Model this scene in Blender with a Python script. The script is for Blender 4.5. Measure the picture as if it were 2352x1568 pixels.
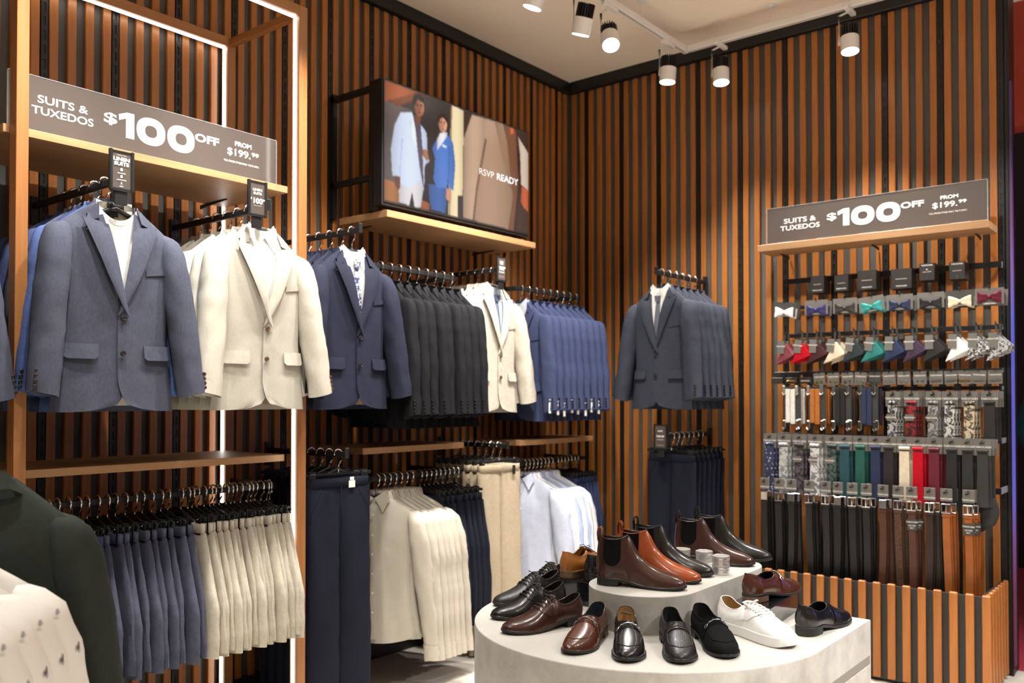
import bpy, bmesh, math, random
import numpy as np
from mathutils import Vector, Matrix, noise as mnoise

R = math.radians
PI = math.pi
scene = bpy.context.scene
for o in list(bpy.data.objects):
    bpy.data.objects.remove(o)
COL = scene.collection
rnd = random.Random(7)

# ------------------------------------------------------------------ camera
cam_d = bpy.data.cameras.new('camera')
cam = bpy.data.objects.new('camera', cam_d)
COL.objects.link(cam)
cam.location = (3.56, -5.04, 1.40)
cam.rotation_euler = (R(90.9), 0, R(38.93))
cam_d.sensor_width = 36.0
cam_d.lens = 2027.0 / 2352.0 * 36.0
cam_d.shift_y = 95.2 / 2352.0
cam_d.clip_start = 0.05
cam_d.dof.use_dof = True
cam_d.dof.focus_distance = 2.75
cam_d.dof.aperture_fstop = 3.2
scene.camera = cam

# ------------------------------------------------------------------ world, exposure
W = bpy.data.worlds.new('world')
scene.world = W
W.use_nodes = True
W.node_tree.nodes['Background'].inputs[0].default_value = (1.0, 0.85, 0.68, 1)
W.node_tree.nodes['Background'].inputs[1].default_value = 0.24
scene.view_settings.view_transform = 'Standard'
scene.view_settings.look = 'None'
scene.view_settings.gamma = 1.0
scene.view_settings.use_curve_mapping = False
scene.view_settings.exposure = -0.10
LIGHT_COL = (1.0, 0.962, 0.912)
SPOT_POWER = 265.0


# ------------------------------------------------------------------ materials
def nodes_of(m):
    m.use_nodes = True
    nt = m.node_tree
    return nt, nt.nodes['Principled BSDF']


def mat(name, col, rough=0.6, metal=0.0, spec=0.5, coat=0.0, sheen=0.0, bump=None, var=None,
        stretch=(1, 1, 1), emis=None, estr=1.0, alpha=None, trans=0.0, rand=0.0, second=None):
    """plain principled surface; var=(scale, amount) mottles the colour, bump=(scale, strength)"""
    m = bpy.data.materials.new(name)
    nt, b = nodes_of(m)
    b.inputs['Base Color'].default_value = (*col, 1)
    b.inputs['Roughness'].default_value = rough
    b.inputs['Metallic'].default_value = metal
    b.inputs['Specular IOR Level'].default_value = spec
    b.inputs['Coat Weight'].default_value = coat
    b.inputs['Coat Roughness'].default_value = 0.08
    b.inputs['Sheen Weight'].default_value = sheen
    b.inputs['Transmission Weight'].default_value = trans
    if emis:
        b.inputs['Emission Color'].default_value = (*emis, 1)
        b.inputs['Emission Strength'].default_value = estr
    L = nt.links.new
    if var or bump or rand:
        tc = nt.nodes.new('ShaderNodeTexCoord')
        mp = nt.nodes.new('ShaderNodeMapping')
        mp.inputs['Scale'].default_value = stretch
        L(tc.outputs['Object'], mp.inputs[0])
    col_out = None
    if var:
        n = nt.nodes.new('ShaderNodeTexNoise')
        n.inputs['Scale'].default_value = var[0]
        n.inputs['Detail'].default_value = 5
        n.inputs['Roughness'].default_value = 0.65
        L(mp.outputs[0], n.inputs['Vector'])
        r = nt.nodes.new('ShaderNodeValToRGB')
        a = var[1]
        lo = second if second else tuple(max(0, c * (1 - a)) for c in col)
        hi = tuple(min(1, c * (1 + a)) for c in col)
        r.color_ramp.elements[0].color = (*lo, 1)
        r.color_ramp.elements[1].color = (*hi, 1)
        r.color_ramp.elements[0].position = 0.32
        r.color_ramp.elements[1].position = 0.68
        L(n.outputs['Fac'], r.inputs[0])
        col_out = r.outputs[0]
        L(col_out, b.inputs['Base Color'])
    if rand:
        oi = nt.nodes.new('ShaderNodeObjectInfo')
        hs = nt.nodes.new('ShaderNodeHueSaturation')
        mr = nt.nodes.new('ShaderNodeMapRange')
        mr.inputs['To Min'].default_value = 1 - rand
        mr.inputs['To Max'].default_value = 1 + rand
        L(oi.outputs['Random'], mr.inputs[0])
        L(mr.outputs[0], hs.inputs['Value'])
        hs.inputs['Color'].default_value = (*col, 1)
        if col_out:
            L(col_out, hs.inputs['Color'])
        L(hs.outputs[0], b.inputs['Base Color'])
    if bump:
        n2 = nt.nodes.new('ShaderNodeTexNoise')
        n2.inputs['Scale'].default_value = bump[0]
        n2.inputs['Detail'].default_value = 3
        L(mp.outputs[0], n2.inputs['Vector'])
        bp = nt.nodes.new('ShaderNodeBump')
        bp.inputs['Strength'].default_value = bump[1]
        bp.inputs['Distance'].default_value = 0.002
        L(n2.outputs['Fac'], bp.inputs['Height'])
        L(bp.outputs[0], b.inputs['Normal'])
    return m


def wood(name, c1, c2, axis='z', rough=0.42, scale=1.0, rand=0.12):
    """streaky timber, the grain runs along axis"""
    st = {'x': (1.5, 26, 26), 'y': (26, 1.5, 26), 'z': (26, 26, 1.5)}[axis]
    m = mat(name, c1, rough, var=(1.6 * scale, 0.0), second=c2, stretch=st, bump=(5, 0.12), rand=rand)
    return m


def fabric(name, col, rough=0.85, weave=420, amount=0.10, bump=0.25, sheen=0.0, stretch=(1, 1, 1), rand=0.05):
    return mat(name, col, rough, spec=0.16, sheen=sheen, var=(weave * 0.12, amount), bump=(weave, bump),
               stretch=stretch, rand=rand)


def leather(name, col, rough=0.28, coat=0.35, tip=None, grain=0.05):
    m = mat(name, col, rough, spec=0.5, coat=coat, var=(9, 0.14), bump=(260, grain))
    return m


def pattern(name, c1, c2, scale=30, contrast=0.5, rough=0.6, kind='paisley'):
    """printed cloth: swirling blobs of c2 on c1"""
    m = bpy.data.materials.new(name)
    nt, b = nodes_of(m)
    L = nt.links.new
    tc = nt.nodes.new('ShaderNodeTexCoord')
    n = nt.nodes.new('ShaderNodeTexNoise')
    n.inputs['Scale'].default_value = scale
    n.inputs['Detail'].default_value = 1.5
    n.inputs['Distortion'].default_value = 1.6
    L(tc.outputs['Object'], n.inputs['Vector'])
    if kind == 'dots':
        v = nt.nodes.new('ShaderNodeTexVoronoi')
        v.inputs['Scale'].default_value = scale * 1.5
        L(tc.outputs['Object'], v.inputs['Vector'])
        src = v.outputs['Distance']
    else:
        src = n.outputs['Fac']
    r = nt.nodes.new('ShaderNodeValToRGB')
    e = r.color_ramp.elements
    e[0].color = (*c1, 1)
    e[1].color = (*c2, 1)
    if kind == 'dots':
        e[0].color, e[1].color = (*c2, 1), (*c1, 1)
        e[0].position, e[1].position = 0.22, 0.34
    else:
        e[0].position, e[1].position = 0.47, 0.55
    L(src, r.inputs[0])
    L(r.outputs[0], b.inputs['Base Color'])
    b.inputs['Roughness'].default_value = rough
    return m


def slot_mat(o, m):
    if not o.data.materials:
        o.data.materials.append(None)
    o.material_slots[0].link = 'OBJECT'
    o.material_slots[0].material = m


# ------------------------------------------------------------------ mesh builder
class MB:
    def __init__(self):
        self.v, self.f = [], []

    def add(self, vs, fs):
        n = len(self.v)
        self.v += [tuple(p) for p in vs]
        self.f += [tuple(i + n for i in f) for f in fs]
        return self

    def box(self, x0, x1, y0, y1, z0, z1, bev=0.0):
        if bev <= 0:
            vs = [(x, y, z) for x in (x0, x1) for y in (y0, y1) for z in (z0, z1)]
            fs = [(0, 1, 3, 2), (4, 6, 7, 5), (0, 4, 5, 1), (2, 3, 7, 6), (0, 2, 6, 4), (1, 5, 7, 3)]
            return self.add(vs, fs)
        c = ((x0 + x1) / 2, (y0 + y1) / 2, (z0 + z1) / 2)
        h = ((x1 - x0) / 2, (y1 - y0) / 2, (z1 - z0) / 2)
        b = min(bev, min(h) * 0.9)
        vs, ix = [], {}
        for sx in (-1, 1):
            for sy in (-1, 1):
                for sz in (-1, 1):
                    s = (sx, sy, sz)
                    for a in range(3):
                        p = [c[k] + s[k] * (h[k] if k == a else h[k] - b) for k in range(3)]
                        ix[(s, a)] = len(vs)
                        vs.append(p)
        fs = []
        for a in range(3):
            o1, o2 = [k for k in range(3) if k != a]
            for sa in (-1, 1):
                q = []
                for s1, s2 in ((-1, -1), (1, -1), (1, 1), (-1, 1)):
                    s = [0, 0, 0]
                    s[a], s[o1], s[o2] = sa, s1, s2
                    q.append(ix[(tuple(s), a)])
                fs.append(tuple(q))
        for a in range(3):
            o1, o2 = [k for k in range(3) if k != a]
            for s1 in (-1, 1):
                for s2 in (-1, 1):
                    q = []
                    for sa, ax in ((-1, o1), (1, o1), (1, o2), (-1, o2)):
                        s = [0, 0, 0]
                        s[a], s[o1], s[o2] = sa, s1, s2
                        q.append(ix[(tuple(s), ax)])
                    fs.append(tuple(q))
        for sx in (-1, 1):
            for sy in (-1, 1):
                for sz in (-1, 1):
                    s = (sx, sy, sz)
                    fs.append((ix[(s, 0)], ix[(s, 1)], ix[(s, 2)]))
        return self.add(vs, fs)

    def cbox(self, c, s, bev=0.0):
        return self.box(c[0] - s[0] / 2, c[0] + s[0] / 2, c[1] - s[1] / 2, c[1] + s[1] / 2,
                        c[2] - s[2] / 2, c[2] + s[2] / 2, bev)

    def tube(self, pts, r, n=8, cap=True, flat=1.0, upv=(0, 0, 1), closed=False):
        """sweep of an ellipse (r across, r*flat along the up side)"""
        pts = [Vector(p) for p in pts]
        m = len(pts)
        rs = r if isinstance(r, (list, tuple)) else [r] * m
        rings = []
        for i, p in enumerate(pts):
            if closed:
                t = pts[(i + 1) % m] - pts[i - 1]
            else:
                t = pts[min(i + 1, m - 1)] - pts[max(i - 1, 0)]
            t.normalize()
            u = Vector(upv)
            if abs(t.dot(u)) > 0.95:
                u = Vector((1, 0, 0)) if abs(t.x) < 0.9 else Vector((0, 1, 0))
            a = t.cross(u).normalized()
            b = a.cross(t).normalized()
            rings.append([p + (a * math.cos(2 * PI * k / n) + b * flat * math.sin(2 * PI * k / n)) * rs[i]
                          for k in range(n)])
        vs = [q for ring in rings for q in ring]
        fs = []
        for i in range(m if closed else m - 1):
            j = (i + 1) % m
            for k in range(n):
                fs.append((i * n + k, i * n + (k + 1) % n, j * n + (k + 1) % n, j * n + k))
        if cap and not closed:
            fs.append(tuple(reversed(range(n))))
            fs.append(tuple((m - 1) * n + k for k in range(n)))
        return self.add(vs, fs)

    def grid(self, rows, loop=False):
        """rows of equal length"""
        m, n = len(rows), len(rows[0])
        vs = [p for r in rows for p in r]
        fs = []
        for i in range(m - 1):
            for k in range(n if loop else n - 1):
                k2 = (k + 1) % n
                fs.append((i * n + k, i * n + k2, (i + 1) * n + k2, (i + 1) * n + k))
        return self.add(vs, fs)

    def lathe(self, prof, n=24, c=(0, 0, 0), axis='z'):
        rows = []
        for r, z in prof:
            row = []
            for k in range(n):
                a = 2 * PI * k / n
                p = (r * math.cos(a), r * math.sin(a), z)
                if axis == 'x':
                    p = (p[2], p[0], p[1])
                elif axis == 'y':
                    p = (p[0], p[2], p[1])
                row.append((p[0] + c[0], p[1] + c[1], p[2] + c[2]))
            rows.append(row)
        return self.grid(rows, loop=True)

    def prism(self, poly, h, f):
        """poly of 2-d points, f(u, v, t) gives the 3-d point with t in 0..h"""
        n = len(poly)
        vs = [f(u, v, 0) for u, v in poly] + [f(u, v, h) for u, v in poly]
        fs = [tuple(reversed(range(n))), tuple(range(n, 2 * n))]
        fs += [(i, (i + 1) % n, n + (i + 1) % n, n + i) for i in range(n)]
        return self.add(vs, fs)

    def xform(self, M):
        self.v = [tuple(M @ Vector(p)) for p in self.v]
        return self

    def join(self, other):
        return self.add(other.v, other.f)

    def mesh(self, name, smooth=False, angle=None, fix=True, weld=0.0):
        me = bpy.data.meshes.new(name)
        me.from_pydata(self.v, [], self.f)
        if fix or weld:
            bm = bmesh.new()
            bm.from_mesh(me)
            if weld:
                bmesh.ops.remove_doubles(bm, verts=bm.verts, dist=weld)
            if fix:
                bmesh.ops.recalc_face_normals(bm, faces=bm.faces)
            bm.to_mesh(me)
            bm.free()
        if smooth:
            me.polygons.foreach_set('use_smooth', [True] * len(me.polygons))
            if angle:
                me.set_sharp_from_angle(angle=R(angle))
        me.materials.append(None)
        me.update()
        return me


def thicken(mesh, t, even=True):
    """give a sheet real thickness"""
    bm = bmesh.new()
    bm.from_mesh(mesh)
    bmesh.ops.solidify(bm, geom=bm.faces[:], thickness=t)
    bmesh.ops.recalc_face_normals(bm, faces=bm.faces)
    bm.to_mesh(mesh)
    bm.free()
    mesh.polygons.foreach_set('use_smooth', [True] * len(mesh.polygons))
    mesh.set_sharp_from_angle(angle=R(60))
    return mesh


# ------------------------------------------------------------------ objects
def tag(o, label=None, cat=None, group=None, kind=None):
    if label:
        o['label'] = label
    if cat:
        o['category'] = cat
    if group:
        o['group'] = group
    if kind:
        o['kind'] = kind
    return o


def ob(name, mesh, m=None, parent=None, loc=(0, 0, 0), rot=(0, 0, 0), label=None, cat=None, group=None, kind=None):
    o = bpy.data.objects.new(name, mesh)
    COL.objects.link(o)
    o.location = loc
    o.rotation_euler = rot
    if m is not None:
        slot_mat(o, m)
    if parent is not None:
        o.parent = parent
    return tag(o, label, cat, group, kind)


def thing(name, label, cat, loc=(0, 0, 0), rotz=0.0, group=None, rot=None, kind=None):
    o = bpy.data.objects.new(name, None)
    o.empty_display_size = 0.05
    COL.objects.link(o)
    o.location = loc
    o.rotation_euler = rot if rot else (0, 0, rotz)
    return tag(o, label, cat, group, kind)


def place(kit, mats, name, label, cat, loc, rotz=0.0, group=None, rot=None, keep=None):
    """kit: list of (part name, mesh, material key, [sub-parts]); one Empty with its own children"""
    t = thing(name, label, cat, loc, rotz, group, rot)
    for pn, me, mk, subs in kit:
        if keep and pn not in keep:
            continue
        p = ob(pn, me, mats[mk], t)
        for sn, sme, smk, _ in subs:
            ob(sn, sme, mats[smk], p)
    return t


ORD = ['first', 'second', 'third', 'fourth', 'fifth', 'sixth', 'seventh', 'eighth', 'ninth', 'tenth', 'eleventh',
       'twelfth', 'thirteenth', 'fourteenth', 'fifteenth', 'sixteenth', 'seventeenth', 'eighteenth', 'nineteenth',
       'twentieth']


def text_mesh(name, items, depth=0.0006):
    """items: (string, x, y, height, stretch, weight, align); flat lettering in the xy plane facing +z"""
    mb = MB()
    for s, x, y, h, sx, wgt, al in items:
        if al == 'RING':        # wide figure nought: x, y = left bottom, sx = width, wgt = stroke
            n = 40
            def se(a, rx, ry, p=0.86):
                c_, s_ = math.cos(a), math.sin(a)
                return (x + sx / 2 + rx * math.copysign(abs(c_) ** p, c_), y + h / 2 + ry * math.copysign(abs(s_) ** p, s_), depth)
            o_ = [se(2 * PI * k / n, sx / 2, h / 2) for k in range(n)]
            i_ = [se(2 * PI * k / n, sx / 2 - wgt * 1.15, h / 2 - wgt) for k in range(n)]
            mb.grid([o_, i_], loop=True)
            continue
        if al == 'ONE':         # figure one with a flag: x = left of the flag, sx = width, wgt = stem
            q = [(x + sx - wgt, y), (x + sx, y), (x + sx, y + h), (x + sx - wgt * 0.9, y + h), (x, y + h * 0.86), (x + h * 0.02, y + h * 0.64), (x + sx - wgt, y + h * 0.76)]
            mb.add([(a, b, depth) for a, b in q], [tuple(range(len(q)))])
            continue
        cu = bpy.data.curves.new('lettering', 'FONT')
        cu.body = s
        cu.size = h / 0.70
        cu.offset = wgt * h
        cu.align_x = 'LEFT' if al == 'FIT' else al
        cu.extrude = 0
        cu.resolution_u = 4
        o = bpy.data.objects.new('lettering', cu)
        COL.objects.link(o)
        bpy.context.view_layer.update()
        me = bpy.data.meshes.new_from_object(o.evaluated_get(bpy.context.evaluated_depsgraph_get()))
        if al == 'FIT':         # sx is the wanted width
            xs_ = [v.co.x for v in me.vertices]
            k_ = sx / max(1e-6, max(xs_) - min(xs_))
            vs = [(x + (v.co.x - min(xs_)) * k_, y + v.co.y, depth) for v in me.vertices]
        else:
            vs = [(x + v.co.x * sx, y + v.co.y, depth) for v in me.vertices]
        mb.add(vs, [tuple(p.vertices) for p in me.polygons])
        bpy.data.objects.remove(o)
        bpy.data.curves.remove(cu)
        bpy.data.meshes.remove(me)
    return mb.mesh(name, fix=False)


FACE_X = (R(90), 0, R(90))      # lettering that faces +x and reads towards +y
FACE_Y = (R(90), 0, 0)          # lettering that faces -y and reads towards +x

# ------------------------------------------------------------------ shared materials
SLAT = wood('slat timber', (0.44, 0.158, 0.030), (0.31, 0.102, 0.018), 'z', 0.40, 1.0, 0.10)
SHELF_Y = wood('oak shelf along y', (0.40, 0.225, 0.105), (0.32, 0.17, 0.072), 'y', 0.45, 1.0, 0.05)
SHELF_X = wood('oak shelf along x', (0.40, 0.225, 0.105), (0.32, 0.17, 0.072), 'x', 0.45, 1.0, 0.05)
FRAME_Z = wood('frame timber upright', (0.36, 0.150, 0.045), (0.29, 0.115, 0.032), 'z', 0.42, 1.0, 0.05)
FRAME_Y = wood('frame timber along y', (0.36, 0.150, 0.045), (0.29, 0.115, 0.032), 'y', 0.42, 1.0, 0.05)
FRAME_X = wood('frame timber along x', (0.36, 0.150, 0.045), (0.29, 0.115, 0.032), 'x', 0.42, 1.0, 0.05)
PANEL = mat('charcoal wall panel', (0.078, 0.075, 0.069), 0.55, var=(6, 0.10))
BLACK = mat('black metal', (0.011, 0.011, 0.011), 0.42, spec=0.4)
BLACKP = mat('black hanger plastic', (0.010, 0.010, 0.010), 0.32)
CHROME = mat('chrome', (0.78, 0.76, 0.72), 0.14, 1.0)
CEIL = mat('ceiling paint', (0.92, 0.80, 0.64), 0.9, var=(1.2, 0.02))
FLOORM = mat('grey stone floor', (0.60, 0.55, 0.48), 0.35, var=(5, 0.12), bump=(30, 0.05))
RED_CARPET = mat('red carpet', (0.30, 0.02, 0.045), 0.9, var=(60, 0.15), bump=(300, 0.4))
RED_WALL = mat('red wall paint', (0.50, 0.060, 0.030), 0.7)
DARK_WALL = mat('dark doorway wall', (0.018, 0.008, 0.010), 0.7)
WHITE_MET = mat('white lamp enamel', (0.80, 0.77, 0.72), 0.45)
LED = mat('led strip', (0.9, 0.9, 0.9), 0.5, emis=(1.0, 0.96, 0.90), estr=9.0)
LENS = mat('lamp lens', (0.9, 0.9, 0.9), 0.3, emis=(1.0, 0.95, 0.86), estr=14.0)
PRINT = mat('white print', (0.80, 0.79, 0.75), 0.55)
PRINT_DIM = mat('dim print', (0.42, 0.38, 0.34), 0.6)
SIGN = mat('taupe sign face', (0.088, 0.072, 0.063), 0.16, spec=0.5, var=(2.0, 0.04))
ACRYL = mat('clear acrylic edge', (0.80, 0.82, 0.84), 0.08, spec=0.6, trans=0.75)

WALL_TOP = 3.515
CEIL_Z = 3.59
PITCH = 0.0705

# ------------------------------------------------------------------ floor, ceiling
ob('floor', MB().box(-0.3, 7.5, -9.0, 0.12, -0.10, 0.0).mesh('floor'), FLOORM, kind='structure')
ob('floor_carpet', MB().box(-0.3, 9.0, 0.12, 7.0, -0.10, 0.002).mesh('carpet'), RED_CARPET, kind='structure')
ob('ceiling', MB().box(-0.3, 7.5, -9.0, 0.5, CEIL_Z, CEIL_Z + 0.12).mesh('ceiling'), CEIL, kind='structure')

# ------------------------------------------------------------------ slatted walls
slat_me = MB().cbox((0, 0, 0), (0.034, 0.020, WALL_TOP - 0.02), 0.0022).mesh('slat')


def standard_mesh(h):
    mb = MB()
    w, d = 0.026, 0.012
    mb.box(-w / 2, w / 2, 0.004, d, 0, h)
    mb.box(-w / 2, -0.0045, 0, 0.004, 0, h)
    mb.box(0.0045, w / 2, 0, 0.004, 0, h)
    z = 0.02
    while z < h - 0.06:
        mb.box(-0.0045, 0.0045, 0, 0.004, z, z + 0.021)
        z += 0.056
    return mb.mesh('slotted_upright')


std_me = standard_mesh(WALL_TOP - 0.01)
wl = ob('wall_left', MB().box(-0.16, -0.018, -9.0, 0.12, 0, CEIL_Z).mesh('wall_left'), PANEL, kind='structure')
wr = ob('wall_right', MB().box(-0.018, 2.716, 0.018, 0.16, 0, CEIL_Z).mesh('wall_right'), PANEL, kind='structure')
for k in range(-16, 3):
    y = -0.708 + 0.282 * k
    if y < -0.02:
        ob('slotted_upright', std_me, BLACK, wl, (0.0, y, 0.005), (0, 0, R(90)))
    for j in range(4):
        ys = y + PITCH * (j + 0.5)
        if ys < -0.03:
            ob('slat', slat_me, SLAT, wl, (-0.008, ys, WALL_TOP / 2 + 0.005), (0, 0, R(90)))
for k in range(-4, 7):
    x = 0.994 + 0.282 * k
    if x > 0.02:
        ob('slotted_upright', std_me, BLACK, wr, (x, 0.0, 0.005))
    for j in range(4):
        xs = x + PITCH * (j + 0.5)
        if 0.03 < xs < 2.70:
            ob('slat', slat_me, SLAT, wr, (xs, 0.008, WALL_TOP / 2 + 0.005))
ob('trim_1', MB().box(-0.018, 0.028, -9.0, 0.018, WALL_TOP, CEIL_Z, 0.003).mesh('trim'), BLACK, kind='structure')
ob('trim_2', MB().box(0.028, 2.716, -0.028, 0.018, WALL_TOP, CEIL_Z, 0.003).mesh('trim'), BLACK, kind='structure')
ob('trim_3', MB().box(2.704, 2.722, -0.006, 0.16, 0, CEIL_Z, 0.003).mesh('trim'), BLACK, kind='structure')
ob('baseboard_left', MB().box(-0.018, 0.012, -9.0, 0.018, 0, 0.10).mesh('baseboard'), BLACK, kind='structure')
ob('baseboard_right', MB().box(0.012, 2.70, -0.012, 0.018, 0, 0.10).mesh('baseboard'), BLACK, kind='structure')
# beyond the end of the right wall: red bulkhead over a dark doorway, red carpet
ob('wall_back', MB().box(1.2, 8.0, 3.2, 3.3, 0, 4.4).mesh('wall_back'), DARK_WALL, kind='structure')
ob('wall_bulkhead', MB().box(2.2, 8.0, 1.0, 1.15, 3.03, 4.4).mesh('bulkhead'), RED_WALL, kind='structure')

# ------------------------------------------------------------------ shelves
def shelf_y(name, label, x0, x1, y0, y1, z0, z1, nb=2):
    t = thing(name, label, 'shelf', ((x0 + x1) / 2, (y0 + y1) / 2, z0))
    hx, hy = (x1 - x0) / 2, (y1 - y0) / 2
    ob('board', MB().box(-hx, hx, -hy, hy, 0, z1 - z0, 0.0015).mesh('board'), SHELF_Y, t)
    br = MB().prism([(-hx - 0.045, 0), (-hx * 0.3, 0), (-hx * 0.3, -0.005), (-hx, -0.012), (-hx - 0.045, -0.018)], 0.006,
                    lambda u, v, w: (u, w - 0.003, v)).mesh('bracket')
    for k in range(nb):
        ob('bracket', br, BLACK, t, (0, -hy * 0.82 + k * 1.64 * hy / max(1, nb - 1), 0))
    return t


def shelf_x(name, label, x0, x1, y0, y1, z0, z1, nb=2):
    t = thing(name, label, 'shelf', ((x0 + x1) / 2, (y0 + y1) / 2, z0))
    hx, hy = (x1 - x0) / 2, (y1 - y0) / 2
    ob('board', MB().box(-hx, hx, -hy, hy, 0, z1 - z0, 0.0015).mesh('board'), SHELF_X, t)
    br = MB().prism([(hy + 0.045, 0), (hy * 0.3, 0), (hy * 0.3, -0.005), (hy, -0.012), (hy + 0.045, -0.018)], 0.006,
                    lambda u, v, w: (w - 0.003, u, v)).mesh('bracket')
    for k in range(nb):
        ob('bracket', br, BLACK, t, (-hx * 0.86 + k * 1.72 * hx / max(1, nb - 1), 0, 0))
    return t


shelf_y('wall_shelf', 'oak shelf in the lit frame carrying the long discount sign', 0.065, 0.515, -3.872, -2.765, 2.252, 2.280)
shelf_y('wall_shelf', 'lower oak shelf in the lit frame, between the jackets and the shorts', 0.065, 0.500, -3.872, -2.765, 1.132, 1.160)
shelf_y('wall_shelf', 'oak shelf under the video screen', 0.060, 0.415, -2.108, -0.925, 2.272, 2.306)
shelf_y('wall_shelf', 'small oak shelf beneath the charcoal jackets', 0.060, 0.400, -2.245, -1.535, 1.128, 1.158)
shelf_y('wall_shelf', 'small oak shelf beneath the blue jackets by the corner', 0.060, 0.400, -1.050, -0.300, 1.118, 1.148)
shelf_x('wall_shelf', 'oak shelf with the discount sign above the tie display', 1.500, 2.675, -0.270, -0.055, 2.222, 2.260, 3)

# ------------------------------------------------------------------ lit timber frame
fr = thing('lit_display_bay', 'tall timber display frame with glowing strip lights round the linen suits', 'display frame', (0.30, -3.28, 0))
FY0, FY1, FTOP = -3.858, -2.716, 3.030
PW = 0.042


def fpart(name, b, m, bev=0.0015):
    x0, x1, y0, y1, z0, z1 = b
    return ob(name, MB().box(x0 - 0.30, x1 - 0.30, y0 + 3.28, y1 + 3.28, z0, z1, bev).mesh(name), m, fr)


for (xa, xb) in ((0.530, 0.580), (0.014, 0.062)):
    rp = fpart('post', (xa, xb, FY1 - PW, FY1, 0, FTOP), FRAME_Z)
    ob('led_strip', MB().box(xa + 0.016 - 0.30, xa + 0.030 - 0.30, FY1 - PW - 0.005 + 3.28, FY1 - PW + 0.001 + 3.28, 0.02, FTOP - 0.052).mesh('led_strip'), LED, rp)
    fpart('post', (xa, xb, FY0, FY0 + PW - 0.004, 0, FTOP), FRAME_Z)
    bm_ = fpart('beam', (xa, xb, FY0 + PW - 0.008, FY1 - PW, FTOP - PW, FTOP), FRAME_Y)
    ob('led_strip', MB().box(xa + 0.016 - 0.30, xa + 0.030 - 0.30, FY0 + PW + 3.28, FY1 - PW + 3.28, FTOP - PW - 0.005, FTOP - PW + 0.001).mesh('led_strip'), LED, bm_)
fpart('cross_beam', (0.062, 0.530, FY1 - PW + 0.008, FY1 - 0.006, FTOP - PW + 0.004, FTOP - 0.004), FRAME_X)
fpart('cross_beam', (0.062, 0.530, FY0 + 0.004, FY0 + PW - 0.012, FTOP - PW + 0.004, FTOP - 0.004), FRAME_X)

# ------------------------------------------------------------------ big discount signs
def big_sign(label, loc, rot, Lg, H):
    t = thing('discount_sign', label, 'sign', loc, rot=rot)
    ob('panel', MB().box(-Lg / 2, Lg / 2, 0, H, -0.004, 0.0, 0.0008).mesh('panel'), SIGN, t)
    ed = MB().box(-Lg / 2 - 0.002, Lg / 2 + 0.002, H, H + 0.003, -0.006, 0.001)
    ed.box(Lg / 2, Lg / 2 + 0.004, 0, H, -0.006, 0.001).box(-Lg / 2 - 0.004, -Lg / 2, 0, H, -0.006, 0.001)
    ob('acrylic_edge', ed.mesh('acrylic_edge'), ACRYL, t)
    for k in range(5):
        x = -Lg / 2 + (k + 0.5) * Lg / 5
        ob('acrylic_foot', MB().box(x - 0.045, x + 0.045, 0.0, 0.004, 0.001, 0.022).mesh('acrylic_foot'), ACRYL, t)
    k = Lg / 1.046
    for nm, it in (('headline', [('SUITS &', -0.432, 0.110, 0.026, 0.169, 0.020, 'FIT'), ('TUXEDOS', -0.451, 0.071, 0.026, 0.207, 0.020, 'FIT')]),
                   ('discount', [('$', -0.207, 0.100, 0.036, 0.048, 0.030, 'FIT'), ('', -0.153, 0.060, 0.092, 0.058, 0.031, 'ONE'),
                                 ('', -0.086, 0.053, 0.101, 0.112, 0.028, 'RING'), ('', 0.035, 0.053, 0.101, 0.112, 0.028, 'RING'), ('OFF', 0.149, 0.113, 0.029, 0.105, 0.045, 'FIT')]),
                   ('from_price', [('FROM', 0.326, 0.133, 0.017, 0.077, 0.045, 'FIT'), ('$199.', 0.291, 0.092, 0.027, 0.108, 0.025, 'FIT'), ('99', 0.404, 0.105, 0.015, 0.034, 0.045, 'FIT')]),
                   ('small_print', [('FULL PRICED STYLES ONLY. T&C\u2019S APPLY.', 0.277, 0.062, 0.0072, 0.163, 0.01, 'FIT')])):
        it = [(a_, b_ * k, c_, d_, (e_ * k), f_ * (k if g_ in ('ONE', 'RING') else 1), g_) for a_, b_, c_, d_, e_, f_, g_ in it]
        ob(nm, text_mesh('lettering', it), PRINT, t)


big_sign('long taupe discount sign on the shelf in the lit timber frame', (0.463, -3.312, 2.281), FACE_X, 1.05, 0.195)
big_sign('long taupe discount sign on the shelf above the tie display', (2.105, -0.235, 2.261), FACE_Y, 1.12, 0.203)

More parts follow.
